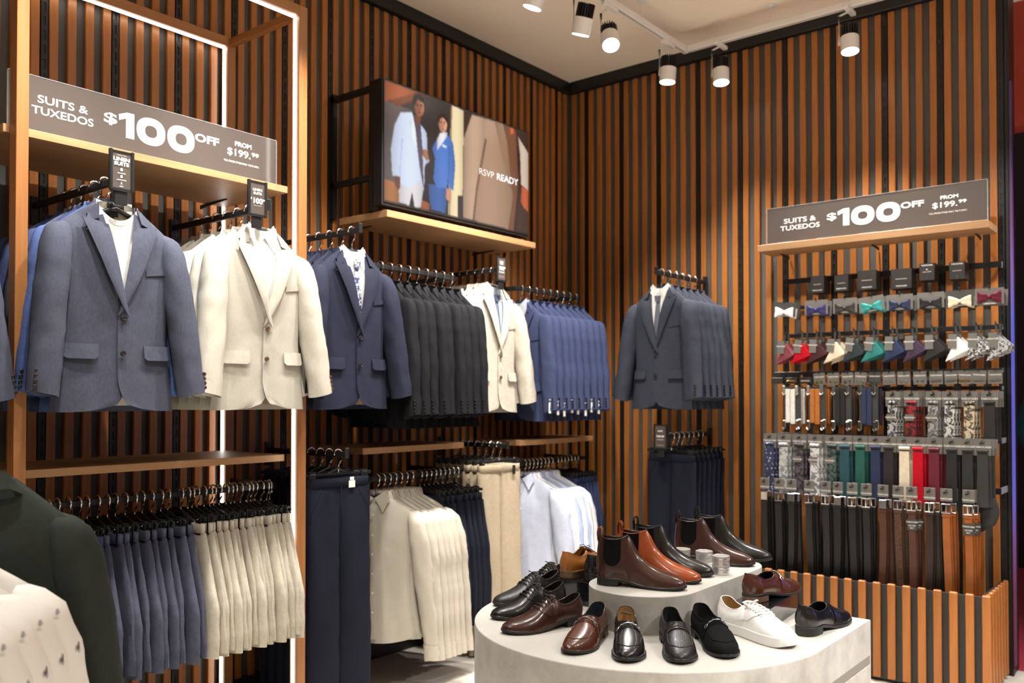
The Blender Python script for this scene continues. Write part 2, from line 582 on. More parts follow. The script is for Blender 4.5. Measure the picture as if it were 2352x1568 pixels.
# ------------------------------------------------------------------ video screen in its black cage
tv = thing('video_screen', 'wide video screen showing men in suits, in a black wall box', 'screen', (0.20, -1.545, 2.32))
CY, CZ0 = -1.545, 2.32
ob('cabinet', MB().box(0.13, 0.195, -0.578, 0.578, 0.012, 0.632, 0.003).mesh('cabinet'), BLACK, tv)
for y in (-0.56, 0.56):
    cg = MB()
    for z in (0.16, 0.60):
        cg.box(-0.20, 0.13, y - 0.012, y + 0.012, z - 0.014, z + 0.014)
    cg.box(-0.20, -0.175, y - 0.012, y + 0.012, -0.01, 0.63)
    cg.box(0.10, 0.13, y - 0.014, y + 0.014, -0.01, 0.63)
    ob('cage_side', cg.mesh('cage_side'), BLACK, tv)
TVP = [((95,84,82),[(0.004,0.177),(0.171,0.175),(0.172,0.862),(0.001,0.822)]),((160,78,35),[(0.004,0.012),(0.201,0.01),(0.025,0.165),(0.004,0.188)]),((120,62,35),[(0.201,0.01),(0.246,0.013),(0.082,0.187),(0.025,0.165)]),((165,105,65),[(0.001,0.812),(0.09,0.82),(0.09,0.987),(0.0,0.982)]),((150,85,50),[(0.225,0.907),(0.279,0.92),(0.279,0.983),(0.218,0.982)]),((238,215,170),[(0.419,0.012),(0.506,0.013),(0.502,0.782),(0.466,0.793),(0.465,0.985),(0.398,0.983),(0.411,0.307)]),((150,125,95),[(0.417,0.013),(0.425,0.012),(0.412,0.983),(0.404,0.985)]),((45,38,40),[(0.466,0.793),(0.502,0.787),(0.496,0.98),(0.465,0.982)]),((216,212,216),[(0.082,0.783),(0.247,0.732),(0.221,0.98),(0.181,0.983),(0.168,0.863),(0.151,0.982),(0.09,0.978)]),((206,217,240),[(0.096,0.228),(0.163,0.193),(0.201,0.253),(0.236,0.29),(0.259,0.332),(0.265,0.517),(0.277,0.558),(0.247,0.612),(0.242,0.828),(0.217,0.748),(0.151,0.832),(0.097,0.817),(0.09,0.76),(0.048,0.77),(0.039,0.558),(0.061,0.348)]),((178,192,222),[(0.111,0.437),(0.097,0.757),(0.09,0.76),(0.101,0.442)]),((88,78,92),[(0.171,0.21),(0.218,0.25),(0.231,0.468),(0.24,0.828),(0.213,0.62),(0.202,0.502),(0.188,0.322)]),((228,234,248),[(0.171,0.21),(0.188,0.322),(0.203,0.532),(0.171,0.412),(0.152,0.277)]),((120,75,55),[(0.18,0.212),(0.225,0.18),(0.217,0.257),(0.194,0.282)]),((28,20,18),[(0.17,0.072),(0.186,0.028),(0.216,0.013),(0.24,0.047),(0.239,0.078),(0.201,0.067),(0.18,0.128),(0.172,0.143)]),((105,62,45),[(0.062,0.772),(0.094,0.76),(0.096,0.848),(0.083,0.878),(0.065,0.838)]),((165,108,80),[(0.232,0.478),(0.259,0.467),(0.275,0.533),(0.26,0.567),(0.233,0.53)]),((60,96,160),[(0.269,0.755),(0.399,0.742),(0.382,0.977),(0.287,0.97),(0.275,0.878)]),((78,120,195),[(0.326,0.343),(0.399,0.28),(0.432,0.34),(0.447,0.53),(0.434,0.757),(0.408,0.743),(0.402,0.6),(0.391,0.75),(0.326,0.772),(0.301,0.713),(0.311,0.52),(0.293,0.442)]),((62,100,172),[(0.402,0.375),(0.411,0.393),(0.405,0.745),(0.396,0.732)]),((232,228,235),[(0.326,0.348),(0.344,0.288),(0.395,0.26),(0.391,0.3),(0.354,0.385),(0.326,0.45)]),((235,238,245),[(0.36,0.377),(0.391,0.385),(0.387,0.403),(0.36,0.403)]),((48,30,24),[(0.331,0.172),(0.344,0.125),(0.376,0.11),(0.392,0.143),(0.39,0.177),(0.366,0.14),(0.344,0.165),(0.334,0.213)]),((205,140,112),[(0.387,0.752),(0.42,0.76),(0.418,0.842),(0.396,0.863),(0.382,0.833)]),((72,52,42),[(0.506,0.013),(1.005,0.0),(1.015,0.98),(0.498,0.973)]),((170,135,110),[(0.564,0.023),(0.797,0.0),(0.831,0.17),(0.873,0.668),(0.836,0.988),(0.502,0.978),(0.506,0.265)]),((188,155,130),[(0.564,0.023),(0.658,0.018),(0.654,0.202),(0.596,0.672),(0.569,0.98),(0.502,0.978),(0.506,0.265)]),((118,88,68),[(0.658,0.2),(0.672,0.205),(0.604,0.713),(0.582,0.982),(0.569,0.98),(0.594,0.673)]),((150,116,92),[(0.732,0.007),(0.797,0.0),(0.831,0.17),(0.867,0.6),(0.846,0.583),(0.788,0.305)]),((118,78,56),[(0.797,0.005),(0.904,0.022),(0.934,0.482),(0.894,0.99),(0.836,0.988),(0.873,0.668),(0.831,0.17)]),((60,40,34),[(0.899,0.023),(0.924,0.06),(0.944,0.537),(0.904,0.987),(0.88,0.988),(0.919,0.487)]),((205,182,165),[(0.914,0.065),(1.0,0.195),(1.002,0.565),(0.939,0.527),(0.932,0.245)]),((190,92,55),[(0.944,0.537),(1.002,0.565),(1.002,0.775),(0.964,0.745),(0.936,0.693)]),((215,100,60),[(0.85,0.01),(0.884,0.007),(0.88,0.057),(0.855,0.078)])]
TW, TH = 300, 158
uu, vv = np.meshgrid((np.arange(TW + 1)) / TW, (np.arange(TH + 1)) / TH)
img = np.zeros((TH + 1, TW + 1, 3))
img[:] = np.array((62, 54, 54))
img[:] -= (vv * 22)[..., None]


def inpoly(poly):
    ins = np.zeros(uu.shape, bool)
    n = len(poly)
    for i in range(n):
        x1, y1 = poly[i]
        x2, y2 = poly[(i + 1) % n]
        if y1 == y2:
            continue
        c = ((y1 > vv) != (y2 > vv)) & (uu < (x2 - x1) * (vv - y1) / (y2 - y1) + x1)
        ins ^= c
    return ins


def ell(cu, cv, ru, rv, c, sh=0.0):
    k = ((uu - cu) / ru) ** 2 + ((vv - cv) / rv) ** 2 < 1
    f = 1 + sh * ((uu - cu) / ru)
    img[k] = (np.array(c) * f[..., None])[k]


for c, poly in TVP:
    k = inpoly(poly)
    us = np.array([p[0] for p in poly])
    s = (uu - us.min()) / max(1e-6, us.max() - us.min())
    img[k] = (np.array(c) * (0.90 + 0.20 * np.sin(PI * np.clip(s, 0, 1)))[..., None])[k]
    if c == (120, 75, 55):
        ell(0.209, 0.125, 0.033, 0.082, (158, 100, 74), 0.28)
        ell(0.197, 0.115, 0.007, 0.006, (40, 24, 20))
        ell(0.221, 0.111, 0.007, 0.006, (40, 24, 20))
        ell(0.212, 0.140, 0.005, 0.020, (128, 78, 58))
        ell(0.212, 0.172, 0.011, 0.006, (110, 55, 48))
    if c == (235, 238, 245):
        ell(0.362, 0.200, 0.029, 0.078, (212, 150, 122), 0.25)
        ell(0.352, 0.190, 0.006, 0.005, (60, 38, 30))
        ell(0.374, 0.186, 0.006, 0.005, (60, 38, 30))
        ell(0.364, 0.214, 0.004, 0.018, (180, 118, 94))
        ell(0.364, 0.246, 0.010, 0.005, (160, 80, 74))
for _ in range(2):
    p = np.pad(img, ((1, 1), (1, 1), (0, 0)), mode='edge')
    img = (p[1:-1, 1:-1] * 2 + p[:-2, 1:-1] + p[2:, 1:-1] + p[1:-1, :-2] + p[1:-1, 2:]) / 6
lin = np.clip(img / 255, 0, 1) ** 2.2
mb = MB()
mb.grid([[(0.199, -0.570 + 1.14 * i / TW, 0.624 - 0.60 * j / TH) for i in range(TW + 1)] for j in range(TH + 1)])
pm = mb.mesh('picture', fix=False)
ca = pm.color_attributes.new('picture', 'FLOAT_COLOR', 'POINT')
ca.data.foreach_set('color', np.concatenate([lin.reshape(-1, 3), np.ones((lin.size // 3, 1))], 1).astype(np.float32).ravel())
SCR = bpy.data.materials.new('screen picture')
nt, b = nodes_of(SCR)
at_ = nt.nodes.new('ShaderNodeAttribute')
at_.attribute_name = 'picture'
nt.links.new(at_.outputs['Color'], b.inputs['Emission Color'])
b.inputs['Emission Strength'].default_value = 0.95
b.inputs['Base Color'].default_value = (0.01, 0.01, 0.01, 1)
b.inputs['Roughness'].default_value = 0.25
ob('picture', pm, SCR, tv)
SCRW = mat('screen white', (0.1, 0.1, 0.1), 0.4, emis=(1, 1, 1), estr=1.0)
ob('lettering', text_mesh('lettering', [('RSVP', 0, 0, 0.036, 1.15, -0.005, 'LEFT'), ('READY', 0.150, 0, 0.036, 1.20, 0.035, 'LEFT')]),
   SCRW, tv, (0.200, -0.570 + 0.613 * 1.14, 0.624 - 0.545 * 0.60), FACE_X)

# ------------------------------------------------------------------ ceiling tracks and lamps
TRZ = 3.455
TX, TY = 1.070, -0.310
tr = thing('lighting_track', 'white lighting track running along the left wall side of the ceiling', 'track', (TX, TY, TRZ))
ob('rail', MB().box(-0.018, 0.018, -6.4, 0.018, 0, 0.034, 0.003).mesh('rail'), WHITE_MET, tr)
ob('rail_slot', MB().box(-0.006, 0.006, -6.4, 0.0, -0.001, 0.002).mesh('rail_slot'), PRINT_DIM, tr)
tr2 = thing('lighting_track', 'white lighting track running parallel to the tie wall', 'track', (TX, TY, TRZ))
ob('rail', MB().box(0.019, 5.0, -0.018, 0.018, 0, 0.034, 0.003).mesh('rail'), WHITE_MET, tr2)
ob('rail_slot', MB().box(0.019, 5.0, -0.006, 0.006, -0.001, 0.002).mesh('rail_slot'), PRINT_DIM, tr2)
rose_me = MB().lathe([(0.0, 0.0), (0.034, 0.0), (0.036, -0.004), (0.0, -0.008)], 24).mesh('ceiling_rose', True, 40)
wire_me = MB().tube([(0, 0, 0), (0, 0, CEIL_Z - TRZ - 0.034)], 0.0012, 6).mesh('wire')
for t_, xy in ((tr, (0, -0.50)), (tr2, (0.532, 0)), (tr, (0, -2.4)), (tr2, (2.2, 0))):
    ob('suspension_wire', wire_me, WHITE_MET, t_, (xy[0], xy[1], 0.034))
    ob('ceiling_rose', rose_me, WHITE_MET, t_, (xy[0], xy[1], CEIL_Z - TRZ))


def head_meshes():
    can = MB().lathe([(0.0, -0.060), (0.044, -0.060), (0.046, -0.058), (0.0475, 0.012), (0.0475, 0.020), (0.045, 0.022), (0.0, 0.022)], 32).mesh('can', True, 35)
    lens = MB().lathe([(0.0, -0.0615), (0.0425, -0.0615), (0.0425, -0.0595), (0.0, -0.0595)], 32).mesh('lens', True, 35)
    fins = MB().lathe([(0.0, 0.022), (0.030, 0.022), (0.030, 0.085), (0.0, 0.085)], 16)
    for k in range(20):
        a = 2 * PI * k / 20
        c, s = math.cos(a), math.sin(a)
        q = [(0.028, -0.0022), (0.044, -0.0022), (0.044, 0.0022), (0.028, 0.0022)]
        fins.prism([(x * c - y * s, x * s + y * c) for x, y in q], 0.066, lambda u, v, w: (u, v, 0.022 + w))
    return can, lens, fins.mesh('heat_sink')


CAN, LENSM, FINS = head_meshes()
LAMP_N = [0]


def lamp(label, base, target, power=SPOT_POWER, size=70, blend=0.85, drop=0.175, side=1, armdir=(1, 0), colr=LIGHT_COL):
    """track head: adapter on the track, white arm, tilting can with heat sink, spot light in the can"""
    t = thing('track_spotlight', label, 'spotlight', base, group='ceiling track spotlights')
    ax, ay = armdir
    ob('adapter', MB().box(-0.014 - 0.05 * abs(ay), 0.014 + 0.05 * abs(ay), -0.014 - 0.05 * abs(ax), 0.014 + 0.05 * abs(ax), -0.022, 0.0, 0.003).mesh('adapter'), WHITE_MET, t)
    p = Vector((0, 0, -drop))
    sx, sy = -0.056 * ax, -0.056 * ay
    arm = MB().tube([(0, 0, -0.015), (sx, sy, -0.03), (sx, sy, -drop - 0.01)], 0.007, 10)
    arm.tube([(sx, sy, -drop + 0.004), (sx * 0.8, sy * 0.8, -drop + 0.004)], 0.008, 8)
    ob('arm', arm.mesh('arm', True, 45), WHITE_MET, t)
    d = (Vector(target) - (Vector(base) + p)).normalized()
    q = d.to_track_quat('-Z', 'Y').to_euler()
    hd = ob('can', CAN, WHITE_MET, t, p, q)
    ob('lens', LENSM, LENS, hd)
    ob('heat_sink', FINS, BLACK, hd)
    ld = bpy.data.lights.new('spot', 'SPOT')
    ld.energy = power
    ld.color = colr
    ld.spot_size = R(size)
    ld.spot_blend = blend
    ld.shadow_soft_size = 0.035
    lo = bpy.data.objects.new('spot', ld)
    COL.objects.link(lo)
    lo.parent = hd
    lo.location = (0, 0, -0.075)


A = lambda y: (TX, y, TRZ)
Bt = lambda x: (x, TY, TRZ)
lamp('track spotlight cut by the top edge of the picture', A(-1.780), (0.35, -1.85, 1.3), SPOT_POWER, 75)
lamp('track spotlight with finned black top, left of the tilted one', A(-1.390), (0.35, -1.15, 1.3), SPOT_POWER, 75)
lamp('tilted track spotlight, lens turned to the shoe table', A(-1.140), (2.15, -2.35, 0.70), SPOT_POWER * 0.7, 50)
lamp('track spotlight nearest the corner of the two tracks', A(-0.520), (0.95, -0.60, 1.0), SPOT_POWER * 0.6, 80)
lamp('track spotlight just right of the track corner', Bt(1.300), (1.50, -0.55, 1.0), SPOT_POWER * 0.6, 80, armdir=(1, 0))
lamp('track spotlight on the right, above the tie display', Bt(2.035), (2.20, -0.60, 1.0), SPOT_POWER, 80, armdir=(1, 0))
# heads beyond the picture on the same tracks then unseen fill lamps and tracks added for brightness
for i, (y, tg) in enumerate(((-2.25, (0.40, -2.35, 1.3)), (-2.75, (0.48, -2.95, 1.3)), (-3.25, (0.50, -3.50, 1.3)), (-3.80, (0.50, -4.1, 1.2)))):
    lamp('left wall track spotlight, %s beyond the top edge of the picture' % ORD[i], A(y), tg, SPOT_POWER * 0.72, 75)
lamp('added fill spotlight for the foreground rack, unseen on the left wall track', A(-4.75), (1.62, -4.45, 1.0), SPOT_POWER * 0.6, 70)  # extra head added out of view to brighten the foreground shirts
lamp('added fill spotlight, unseen on the right hand track', Bt(3.35), (2.45, -0.70, 0.9), SPOT_POWER * 0.6, 80, armdir=(1, 0))  # unseen head added to brighten the right end of the wall
tr3 = thing('lighting_track', 'added white track for fill lamps over the aisle, unseen', 'track', (1.75, -2.0, TRZ))  # unseen track, added only to carry fill lamps
ob('rail', MB().box(-0.018, 0.018, -4.4, -0.2, 0, 0.034, 0.003).mesh('rail'), WHITE_MET, tr3)
for xy in ((0, -0.5), (0, -3.5)):
    ob('suspension_wire', wire_me, WHITE_MET, tr3, (xy[0], xy[1], 0.034))
for i, (y, tg, pw) in enumerate(((-2.35, (2.10, -2.4, 0.7), 0.30), (-2.6, (0.4, -1.3, 1.2), 0.28), (-3.1, (2.15, -2.5, 0.7), 0.32), (-3.5, (0.5, -2.5, 1.2), 0.28), (-4.2, (0.6, -3.4, 1.2), 0.28), (-5.2, (2.2, -3.0, 0.4), 0.25))):
    lamp('added aisle fill spotlight, %s from the tie wall, unseen' % ORD[i], (1.75, y, TRZ), tg, SPOT_POWER * pw)  # added fill for the table and the left wall garments
tr5 = thing('lighting_track', 'added white track for floor bounce lamps right of the camera, unseen', 'track', (4.30, -3.0, TRZ))  # unseen track added for lamps that bounce light off the floor
ob('rail', MB().box(-0.018, 0.018, -3.4, 2.2, 0, 0.034, 0.003).mesh('rail'), WHITE_MET, tr5)
ob('suspension_wire', wire_me, WHITE_MET, tr5, (0, 0.4, 0.034))
for i, y in enumerate((-1.3, -2.6, -3.9, -5.2)):
    lamp('added bounce spotlight pointing down at the floor, %s from the tie wall' % ORD[i], (4.30, y, TRZ), (4.15, y - 0.1, 0.0), SPOT_POWER * 2.2, 95)  # added to lift the ceiling brightness by floor bounce
tr4 = thing('lighting_track', 'added white cross track for fill lamps before the tie wall, unseen', 'track', (1.90, -1.42, TRZ))  # unseen track added to light the tie wall from in front
ob('rail', MB().box(-0.5, 1.6, -0.018, 0.018, 0, 0.034, 0.003).mesh('rail'), WHITE_MET, tr4)
ob('suspension_wire', wire_me, WHITE_MET, tr4, (0.4, 0, 0.034))
for i, x in enumerate((1.75, 2.55)):
    lamp('added cross track fill spotlight before the tie wall, %s from the left' % ORD[i], (x, -1.42, TRZ), (x + 0.05, -0.22, 1.35), SPOT_POWER * 0.42, 75)  # added fill for the cards and ties below the shelf

# ------------------------------------------------------------------ hanging hardware
def wall_arm_x(label, y, z, x1, group='black wall arms'):
    t = thing('faceout_rail', label, 'clothes rail', (0.02, y, z))
    ob('arm', MB().box(0.0, x1 - 0.02, -0.008, 0.008, -0.030, -0.006, 0.002).mesh('arm'), BLACK, t)
    ob('end_stop', MB().box(x1 - 0.026, x1 - 0.018, -0.010, 0.010, -0.032, 0.012, 0.002).mesh('end_stop'), BLACK, t)
    ob('wall_plate', MB().box(-0.020, -0.004, -0.014, 0.014, -0.09, 0.02, 0.002).mesh('wall_plate'), BLACK, t)
    return t


def wall_rail_y(label, x, y0, y1, z):
    t = thing('hanging_rail', label, 'clothes rail', (0.02, (y0 + y1) / 2, z))
    h = (y1 - y0) / 2
    ob('rail', MB().box(x - 0.027, x - 0.013, -h, h, -0.031, -0.008, 0.002).mesh('rail'), BLACK, t)
    for s in (-1, 1):
        ob('bracket', MB().box(-0.02, x - 0.013, s * (h - 0.01) - 0.005, s * (h - 0.01) + 0.005, -0.034, -0.008, 0.0015).mesh('bracket'), BLACK, t)
    return t


def wall_arm_y(label, x, z, y1):
    t = thing('faceout_rail', label, 'clothes rail', (x, -0.02, z))
    ob('arm', MB().box(-0.008, 0.008, y1 + 0.02, 0.0, -0.030, -0.006, 0.002).mesh('arm'), BLACK, t)
    ob('end_stop', MB().box(-0.010, 0.010, y1 + 0.018, y1 + 0.026, -0.032, 0.012, 0.002).mesh('end_stop'), BLACK, t)
    ob('wall_plate', MB().box(-0.014, 0.014, 0.004, 0.020, -0.09, 0.02, 0.002).mesh('wall_plate'), BLACK, t)
    return t


# ------------------------------------------------------------------ hangers (origin = top of the bar)
def hook_mesh():
    pts = [(0, 0, -0.105), (0, 0, -0.070), (0.006, 0, -0.055), (0.020, 0, -0.040)]
    c, r = (0.0, -0.014), 0.021
    for k in range(11):
        a = R(-25 + k * 22)
        pts.append((c[0] + r * math.cos(a), 0, c[1] + r * math.sin(a)))
    return MB().tube(pts, 0.0034, 8).mesh('hook', True)


HOOK = hook_mesh()


def coat_hanger_mesh():
    pts, rs = [], []
    for k in range(21):
        x = -0.205 + 0.41 * k / 20
        a = abs(x) / 0.205
        pts.append((x * 0.93, 0.004 * a * a, -0.112 - 0.092 * a ** 1.1))
        rs.append(0.008 + 0.002 * a - (0.005 if k in (0, 20) else 0))
    mb = MB().tube(pts, rs, 10, upv=(0, 1, 0), flat=1.25)
    mb.box(-0.028, 0.028, -0.009, 0.009, -0.125, -0.094, 0.004)
    return mb.mesh('hanger_body', True, 50)


HB = coat_hanger_mesh()
HTXT = text_mesh('lettering', [('TAROCASH', 0, 0, 0.0075, 1.15, 0.03, 'CENTER')])


def clip_hanger_meshes():
    mb = MB().box(-0.175, 0.175, -0.004, 0.004, -0.108, -0.094, 0.002)
    mb.tube([(-0.06, 0, -0.100), (0, 0, -0.078), (0.06, 0, -0.100)], 0.005, 6)
    cl = MB()
    for s in (-1, 1):
        cl.box(-0.014, 0.014, s * 0.004, s * 0.009, -0.150, -0.078, 0.0015)
        cl.tube([(-0.013, s * 0.010, -0.086), (0.013, s * 0.010, -0.086)], 0.0035, 6)
    ring = MB().tube([(0.0, -0.012, -0.095), (0, 0.0, -0.083), (0, 0.012, -0.095)], 0.0025, 6)
    return mb.mesh('hanger_bar'), cl.mesh('clip'), ring.mesh('clip_spring')


HBAR, CLIP, SPRING = clip_hanger_meshes()
HMATS = {'hook': CHROME, 'body': BLACKP, 'txt': PRINT}


def coat_hanger(label, loc, rotz, group, text=False):
    t = thing('coat_hanger', label, 'hanger', loc, rotz, group)
    ob('hook', HOOK, CHROME, t)
    bd = ob('hanger_body', HB, BLACKP, t)
    if text:
        ob('lettering', HTXT, PRINT, bd, (0, -0.0098, -0.113), (R(90), 0, 0))
    return t


def clip_hanger(label, loc, rotz, group, cx=0.135, springs=True):
    t = thing('clip_hanger', label, 'hanger', loc, rotz, group)
    ob('hook', HOOK, CHROME, t)
    ob('hanger_bar', HBAR, BLACKP, t)
    for s in (-1, 1):
        c = ob('clip', CLIP, BLACKP, t, (s * cx, 0, -0.01))
        if springs:
            ob('clip_spring', SPRING, CHROME, c)
    return t


# ------------------------------------------------------------------ jackets (face -y, origin = top of the bar)
def lerp_tab(tab, z):
    """piecewise smooth lookup in rows sorted by falling z"""
    if z >= tab[0][0]:
        return tab[0][1:]
    for a, b in zip(tab, tab[1:]):
        if z >= b[0]:
            f = (a[0] - z) / (a[0] - b[0])
            f = f * f * (3 - 2 * f) * 0.35 + f * 0.65
            return tuple(p + (q - p) * f for p, q in zip(a[1:], b[1:]))
    return tab[-1][1:]


class Torso:
    """surface of a hanging garment: width and depth by height, with fold noise"""

    def __init__(self, seed, thick, neck=0.062, ztop=-0.098, ztip=-0.208, xtip=0.215, hem=-0.800, flare=0.212, fold=0.006):
        self.s, self.t, self.neck, self.zt, self.zp, self.xt, self.hem, self.fl, self.fold = \
            seed * 3.7, thick, neck, ztop, ztip, xtip, hem, flare, fold

    def w(self, z):
        if z > self.zp:
            q = max(0.0, (self.zt - z) / (self.zt - self.zp))
            return self.neck + (self.xt - self.neck) * q ** 0.9
        tab = [(self.zp, self.xt), (self.zp - 0.07, self.xt - 0.020), (self.zp - 0.34, self.xt - 0.030), (self.hem, self.fl)]
        return lerp_tab(tab, z)[0]

    def d(self, z):
        q = min(1.0, max(0.0, (self.zt - z) / 0.20))
        return self.t * (0.20 + 0.80 * math.sin(q * PI / 2)) * (1.0 - 0.10 * min(1, max(0, (-0.35 - z) / 0.3)))

    def y(self, x, z, front=True):
        w = max(1e-4, self.w(z))
        a = min(1.0, abs(x) / w)
        p = max(0.0, 1 - a ** 2.4) ** 0.55
        q = min(1.0, max(0.0, (self.zt - z) / 0.16))
        f = self.fold * q * p
        k = mnoise.noise((x * 7 + self.s, z * 1.6, 3.1 if front else 9.3)) * 1.5 \
            + 0.6 * mnoise.noise((x * 17 + self.s, z * 4.0 + x * 5, 7.7)) \
            + 0.25 * mnoise.noise((x * 40, z * 26 + self.s, 1.7))
        yy = self.d(z) * p + f * k
        return -yy if front else yy


def z_rows(z0, z1, n, p=1.5):
    return [z0 + (z1 - z0) * (i / n) ** p for i in range(n + 1)]


def sheet(T, xa, xb, z0, z1, off=0.003, lift=0.0, n=8, m=12, front=True):
    """patch of cloth lying on the torso between x = xa(z) and xb(z)"""
    rows = []
    for j in range(m + 1):
        z = z0 + (z1 - z0) * j / m
        a, b = xa(z), xb(z)
        row = []
        for i in range(n + 1):
            q = i / n
            x = a + (b - a) * q
            sg = -1 if front else 1
            row.append((x, T.y(x, z, front) + sg * (off + lift * q), z))
        rows.append(row)
    return rows


SLEEVE = [(-0.180, 0.168, 0.004, 0.010, 0.012), (-0.189, 0.179, 0.003, 0.030, 0.024), (-0.206, 0.189, 0.000, 0.041, 0.036),
          (-0.246, 0.197, -0.006, 0.047, 0.047), (-0.31, 0.206, -0.014, 0.049, 0.053), (-0.42, 0.219, -0.022, 0.050, 0.054),
          (-0.52, 0.232, -0.032, 0.049, 0.051), (-0.62, 0.243, -0.042, 0.047, 0.048), (-0.742, 0.255, -0.054, 0.047, 0.045)]


def sleeve_mesh(s, seed, thick, tab=SLEEVE, rows=26, n=18, crease=0.006, swing=0.0):
    """horizontal rings from the shoulder to the cuff with elbow creases"""
    rr = []
    z0, z1 = tab[0][0], tab[-1][0]
    for j in range(rows + 1):
        z = z0 + (z1 - z0) * (j / rows) ** 1.25
        cx, cy, rx, ry = lerp_tab(tab, z)
        q = (z0 - z) / (z0 - z1)
        row = []
        for k in range(n):
            a = 2 * PI * k / n
            c, sn = math.cos(a), math.sin(a)
            nn = mnoise.noise((c * 1.3 + seed, sn * 1.3, z * 9 + c * 2)) + 0.6 * mnoise.noise((c * 2 + seed, sn * 2.2, z * 24))
            cr = crease * nn * min(1, q * 5)
            px = cx + (rx + cr) * math.copysign(abs(c) ** 0.85, c)
            py = (cy + (ry + cr) * math.copysign(abs(sn) ** 0.85, sn)) * thick + swing * q
            row.append((s * px, py, z + (0.012 * c if j == rows else 0)))
        rr.append(row)
    mb = MB().grid(rr, loop=True)
    last = rr[-1]
    cz = sum(p[2] for p in last) / n
    inner = [((p[0] - sum(r[0] for r in last) / n) * 0.86 + sum(r[0] for r in last) / n,
              (p[1] - sum(r[1] for r in last) / n) * 0.86 + sum(r[1] for r in last) / n, p[2] + 0.004) for p in last]
    deep = [(p[0], p[1], p[2] + 0.05) for p in inner]
    mb.grid([last, inner, deep], loop=True)
    mb.add(rr[0], [tuple(range(n))])
    mb.add(deep, [tuple(range(n))])
    return mb.mesh('sleeve', True, 70, weld=1e-5)


def button_mesh(r=0.0095):
    return MB().lathe([(0, 0.0035), (r * 0.55, 0.0035), (r * 0.62, 0.0042), (r * 0.92, 0.0040), (r, 0.0025), (r, 0.0), (0, 0)], 16, axis='y').mesh('button', True, 40)


BTN = button_mesh()
CBTN = button_mesh(0.0065)


